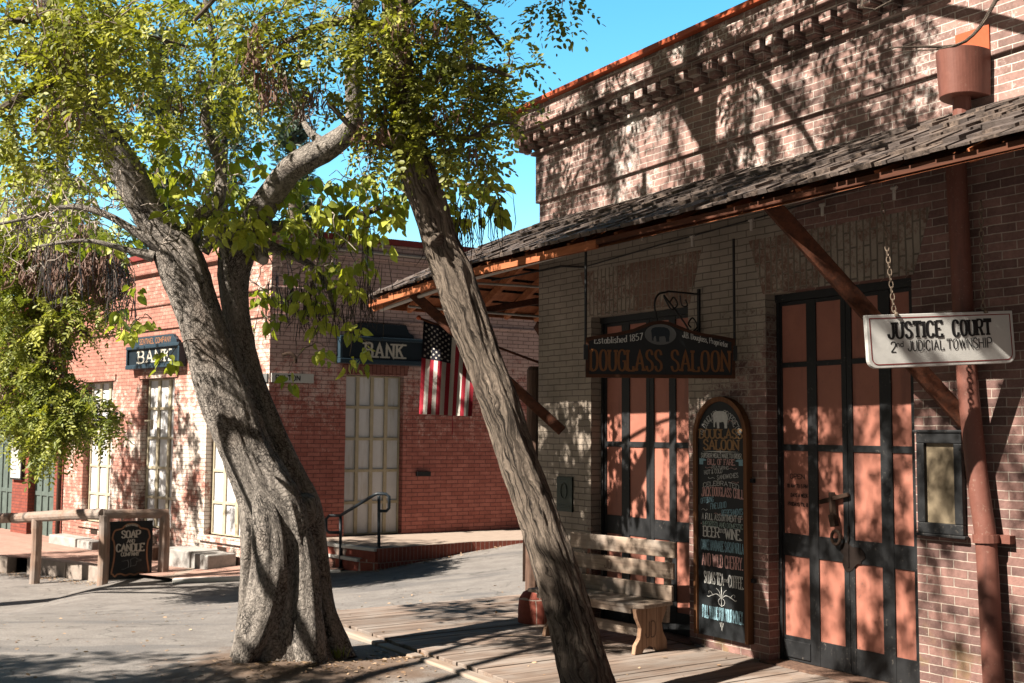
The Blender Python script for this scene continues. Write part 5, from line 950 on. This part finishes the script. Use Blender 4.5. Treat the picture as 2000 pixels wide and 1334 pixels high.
    pt = scatter([(500, 90, 26, 50, 8, 7, 7.3), (512, 170, 22, 30, 5, 7, 7.3), (560, 150, 30, 40, 3, 7.2, 7.6), (610, 190, 60, 40, 7, 7.2, 7.8), (840, 120, 70, 80, 8, 7.2, 7.8), (735, 250, 40, 40, 8, 7.3, 7.6), (900, 250, 60, 50, 5, 7.2, 7.8), (770, 60, 50, 60, 5, 7.2, 7.7)])
    tq, _ = T.grow(pt, .002, kr=.001); pods(tq, (5, 11), (.07, .12), .006, base=T.base, curve=.2).build('seed_pods', 'pod_dry', T.t)
    T.grow(scatter([(610, 200, 90, 100, 26, 7.2, 8), (1010, 140, 30, 50, 7, 7.2, 7.6), (960, 380, 40, 30, 3, 7.5, 8)]), .0018, jit=.35, kr=.0012, maxr=.005); T.finish()
build_locust()
# ---- the neighbouring locust whose trunk stands outside the picture on the left
def build_side_locust():
    b = V3((-6.6, 3.9, -.06)); T = Tree('locust_tree', 'dense locust crown with dry brown pods hanging in from the upper left', b)
    z = V3((0, 0, 1)); A = T.stem([(b, .26), (b + z * 1.5 + V3((.1, 0, 0)), .2), (b + z * 3 + V3((.3, .1, 0)), .18), (b + z * 4.4 + V3((.6, .1, 0)), .15), (b + z * 6 + V3((.9, 0, 0)), .08)], '', seg=30, ring=.06, flare=.4, seed=31)
    T.mesh([A], 'trunk', 'locust_bark'); h = b + z * 3.6 + V3((.45, .1, 0))
    Lm = [[(h, .07)] + st((-260, 330, 20, 7.4), (-60, 250, 16, 7.7), (60, 180, 16, 7.6), (180, 140, 11, 8.3), (300, 150, 6, 9.2)), [(h + z * .5, .07)] + st((-200, 60, 18, 7.6), (40, 40, 14, 7.8), (200, 50, 12, 8.4), (360, 90, 6, 9.3)), [(h + z * 1, .06), (V3((-5.2, 6.4, 5.9)), .04), (V3((-3.9, 7.9, 5.9)), .015)], [(h + z * .8, .09), (V3((-7.4, 5.0, 4.8)), .035), (V3((-8.2, 5.6, 4.9)), .015)], [(h, .05), (V3((-6.7, 5.2, 4.6)), .03), (V3((-6.6, 5.9, 4.8)), .012)]]
    T.mesh([T.limb(l, seed=i + 70) for i, l in enumerate(Lm)], 'limbs', 'locust_bark')
    vis = scatter([(110, 60, 130, 90, 70, 7.0, 8.4), (60, 180, 100, 90, 46, 7.1, 8.4), (200, 130, 110, 100, 52, 7.1, 8.4), (300, 60, 100, 80, 40, 8.9, 10.2), (300, 200, 100, 80, 34, 8.9, 10.1), (390, 130, 80, 110, 34, 8.9, 10.1), (410, 230, 70, 60, 16, 9.0, 10.1), (150, 260, 90, 50, 18, 7.2, 8.2), (40, 280, 60, 40, 12, 7.2, 8.2), (430, 40, 60, 50, 18, 8.9, 9.9), (480, 210, 60, 70, 16, 9.1, 10.1), (170, 20, 200, 40, 40, 7.0, 8.4)], .95)
    tp, td = T.grow(vis, .0042, maxr=.012); up = blob((-7.6, 5.2, 4.7), (2.2, 1.4, .6), 480); tu, du = T.grow(up, .004)
    P, D, N, S, Tn = compound(tp, td, 4, ls=.041); P2, D2, N2, S2, T2 = compound(tu, du, 5, pairs=5, ls=.048); leafmesh('crown', P + P2, D + D2, N + N2, S + S2, OVAL, 'locust_leaf', T.t, T.base, np.clip(np.array(Tn + T2) + .12, 0, 1))
    tq, _ = T.grow(scatter([(90, 60, 90, 60, 7, 7.0, 7.6), (110, 180, 70, 50, 6, 7.0, 7.6), (230, 190, 60, 40, 5, 9.0, 9.6), (370, 200, 60, 60, 6, 9.0, 9.6)]), .002, kr=.001); pods(tq, (5, 10), (.07, .12), .006, base=T.base, curve=.2).build('seed_pods', 'pod_dry', T.t)
    T.grow(scatter([(250, 90, 120, 80, 30, 9.0, 9.9), (400, 170, 60, 80, 16, 9.0, 9.9)]), .0018, jit=.3, kr=.0012, maxr=.005); T.finish()
build_side_locust()
def build_shade_tree():  # unseen tree added to cut the bounce light off the near ground
    b = V3((-5.6, .6, -.06)); T = Tree('shade_tree', 'broad leafy tree outside the view to the left of the camera that shades the boards', b); z = V3((0, 0, 1))
    T.mesh([T.stem([(b, .3), (b + z * 2, .22), (b + z * 4 + V3((.4, .3, 0)), .16), (b + z * 5.6 + V3((.8, .6, 0)), .06)], '', seg=20, ring=.1, flare=.4, seed=61)] + [T.limb([(b + z * 3.4, .1), (b + V3(q) * .5 + z * 1.6, .07), (b + V3(q), .02)], seed=5) for q in ((2.4, 1.6, 6), (1.0, 2.4, 6.4), (2.2, -.6, 5.8))], 'trunk', 'locust_bark')
    tu, du = T.grow(blob((-4.0, 1.7, 6.0), (3.2, 3.0, 1.2), 620), .004); P, D, N, S, Tn = compound(tu, du, 6, L=(.2, .34), pairs=5, ls=.085); leafmesh('crown', P, D, N, S, OVAL, 'locust_leaf', T.t, T.base, np.array(Tn)); T.finish()
build_shade_tree()
# ---- feathery tree before the bank on the left
def build_feather():
    b = V3((-9.3, 15.6, -.85)); T = Tree('feathery_tree', 'feathery light green tree full of brown pods before the far shop on the left', b)
    z = V3((0, 0, 1)); A = T.stem([(b, .24), (b + z * 2 + V3((.1, 0, 0)), .2), (b + z * 3.6 + V3((.3, -.2, 0)), .17), (b + z * 5.2 + V3((.5, -.2, 0)), .1)], '', seg=28, ring=.08, flare=.3, seed=51); T.mesh([A], 'trunk', 'locust_bark'); h = b + z * 3.4 + V3((.3, -.2, 0))
    Lm = [[(h, .1)] + st((-120, 560, 22, 14.8), (0, 580, 15, 14.4), (110, 610, 9, 14), (180, 660, 5, 13.8)), [(h - z * .5, .09)] + st((-120, 700, 20, 14.8), (20, 730, 12, 14.3), (120, 780, 8, 14), (200, 820, 4, 13.8)), [(h + z * .7, .1)] + st((-80, 430, 22, 15), (60, 480, 14, 14.6), (170, 520, 8, 14.2), (230, 550, 5, 14)), [(h, .1), (V3((-10.4, 17.2, 4.2)), .06), (V3((-11.8, 18.8, 5.6)), .02)], [(h - z * .8, .06)] + st((-100, 800, 12, 14.7), (0, 830, 8, 14.3), (80, 850, 5, 14.0))]
    T.mesh([T.limb(l, seed=i + 90) for i, l in enumerate(Lm)], 'limbs', 'locust_bark')
    vis = scatter([(40, 500, 90, 70, 60, 13.6, 15.2), (130, 480, 90, 60, 45, 13.8, 15.2), (170, 550, 60, 50, 26, 13.6, 14.8), (50, 600, 80, 60, 55, 13.4, 15), (120, 640, 50, 50, 22, 13.4, 14.6), (40, 700, 70, 60, 50, 13.4, 15), (90, 780, 80, 55, 55, 13.4, 14.8), (170, 815, 60, 40, 28, 13.4, 14.4), (30, 830, 60, 40, 20, 13.6, 14.6), (80, 860, 45, 28, 14, 13.4, 14.4), (60, 400, 110, 60, 34, 14, 15.5), (-60, 600, 80, 200, 40, 13.6, 15), (210, 500, 50, 60, 20, 13.8, 15), (210, 600, 30, 30, 6, 13.6, 14.4)], 1.6)
    tp, td = T.grow(vis, .004, maxr=.014); P, D, N, S, Tn = compound(tp, td, 5, L=(.18, .3), pairs=8, ls=.055, droop=.5); leafmesh('crown', P, D, N, S, OVAL, 'feather_leaf', T.t, T.base, np.array(Tn), .75)
    up = blob((-8.8, 14.8, 5.2), (2.4, 2.0, 1.3), 70) + blob((-11.3, 18.2, 5.0), (2.4, 1.5, 2.2), 330); tu, du = T.grow(up, .004); P, D, N, S, Tn = compound(tu, du, 5, L=(.2, .32), pairs=6, ls=.06); leafmesh('upper_crown', P, D, N, S, OVAL, 'feather_leaf', T.t, T.base, np.array(Tn))
    tq, _ = T.grow(scatter([(140, 530, 110, 60, 60, 13.5, 15), (60, 560, 90, 60, 36, 13.5, 14.8), (100, 660, 80, 50, 26, 13.5, 14.6), (100, 460, 100, 50, 40, 13.8, 15), (60, 760, 80, 60, 22, 13.5, 14.6), (200, 520, 50, 50, 30, 13.4, 14.6), (130, 500, 110, 60, 60, 13.3, 14)]), .002, kr=.001); pods(tq, (8, 16), (.09, .17), .009, base=T.base, curve=.2).build('seed_pods', 'pod_dry', T.t); T.finish()
build_feather()
# ---- conifers far behind the bank
def build_pine(px, py, Y, wpx, lab, seed):
    top = at(px, py, Y); b = V3((top.x, top.y, -.8)); T = Tree('pine_tree', lab, b, 'pines beyond the bank'); H = top.z - b.z; W_ = wpx * Y / FPX
    T.mesh([T.stem([(b, .45), (b + V3((.1, 0, H * .5)), .3), (top, .04)], '', seg=14, ring=.6, seed=seed)], 'trunk', 'locust_bark'); P, D, N, S = [], [], [], []
    for k in range(150):
        f = rng.random() ** .8; h = H * (.25 + .75 * f); a = rng.random() * 6.28; r = W_ * (1.08 - f) ** .7 * rng.uniform(.5, 1.1); e = np.array((math.cos(a), math.sin(a), -.12 + .3 * f)); p0 = np3(b) + (0, 0, h)
        T.tw.tube([tuple(p0 - np3(T.base)), tuple(p0 + e * r - np3(T.base))], [.05, .015], 4, False)
        for j in range(int(26 + r * 8)):
            t = rng.random() ** .6; P.append(p0 + e * r * t + rng.normal(0, .16, 3)); D.append(e + rng.normal(0, .6, 3) + (0, 0, .25)); N.append(rng.normal(0, 1, 3)); S.append(rng.uniform(.25, .5))
    leafmesh('crown', P, D, N, S, LENS, 'pine_needle', T.t, T.base, wid=1.4); T.finish()
for px, py, Y, w_, lab, sd in ((318, 60, 46, 75, 'tall dark blue green pine seen through the gap above the left limb', 1), (575, 175, 48, 70, 'blue green pine showing below the thick pale limb', 2), (440, 130, 52, 80, 'blue green pine in the middle between two other pines beyond the bank', 3), (130, 40, 50, 80, 'blue green pine farthest left beyond the shop roof', 4)): build_pine(px, py, Y, w_, lab, sd)
# ------------------------------------------------------------------ litter, grass
def build_litter():
    P, S = [], []
    def reg(n, fx): 
        for _ in range(n): P.append(np3(fx()))
    def gnd(x, y, dz=.006): return V3((x, y, gz(x, y) - .04 + dz))
    def disc(c, r): a = rng.random() * 6.28; q = r * abs(rng.normal(0, .5)); return gnd(c[0] + q * math.cos(a), c[1] + q * math.sin(a) * .6)
    reg(420, lambda: disc((-1.5, 8.6), 1.2)); reg(160, lambda: disc((-.9, 9.1), .6)); reg(420, lambda: gnd(rng.uniform(-5, 2), rng.uniform(6.5, 14)))
    k0, k1 = hit(-40, 1116, lambda x, y: gz(x, y) - .04), hit(230, 1134, lambda x, y: gz(x, y) - .04); reg(520, lambda: (lambda q: gnd(q.x, q.y, .01 + .03 * rng.random()))(k0.lerp(k1, rng.random()) + V3((rng.normal(0, .1), abs(rng.normal(0, .12)), 0))))
    reg(160, lambda: (lambda q: gnd(q.x, q.y, .02))(PF[0].lerp(PF[3], rng.random() ** 1.6) + V3((rng.normal(0, .05), -.12 - abs(rng.normal(0, .12)), 0))))
    reg(60, lambda: SM @ V3((rng.uniform(-3.9, 2), rng.uniform(-2, -.1), .004)))
    n = len(P); leafmesh('leaf_litter', P, np.c_[rng.normal(0, 1, (n, 2)), rng.normal(0, .15, n)], np.c_[rng.normal(0, .35, (n, 2)), np.ones(n)], rng.uniform(.015, .05, n), OVAL, 'litter', None, (0, 0, 0))['kind'] = 'stuff'
    def tuft(px, py, n, h, lab):
        p = hit(px, py, lambda x, y: gz(x, y) - .04); P = np3(p) + rng.normal(0, .02, (n, 3)) * (1, 1, 0); D = np.c_[rng.normal(0, .35, (n, 2)), np.ones(n)]; o = leafmesh('grass_tuft', P, D, rng.normal(0, 1, (n, 3)), rng.uniform(.5, 1, n) * h, LENS, 'grass_blade', None, p, wid=.35); o.location = p; tag(o, lab, 'grass tuft', 'grass tufts by the big trunk')
    tuft(662, 1288, 26, .13, 'small green grass tuft at the foot of the big trunk'); tuft(478, 1216, 16, .05, 'tiny grass tuft on the asphalt left of the big trunk')
    for i, (px, py, r) in enumerate(((1385, 1262, .05),)):
        p = onz(px, py); mb = MB(); mb.lathe((0, 0, 0), [(r * .8, 0), (r, r * .3), (r * .7, r * .6), (r * .2, r * .7)], 9); o = mb.build('loose_stone', 'concrete', bevel=.01); o.location = p; o.scale = (1.6, .8, .8); tag(o, 'small loose stone on the boards between bench and menu board', 'stone')
build_litter()
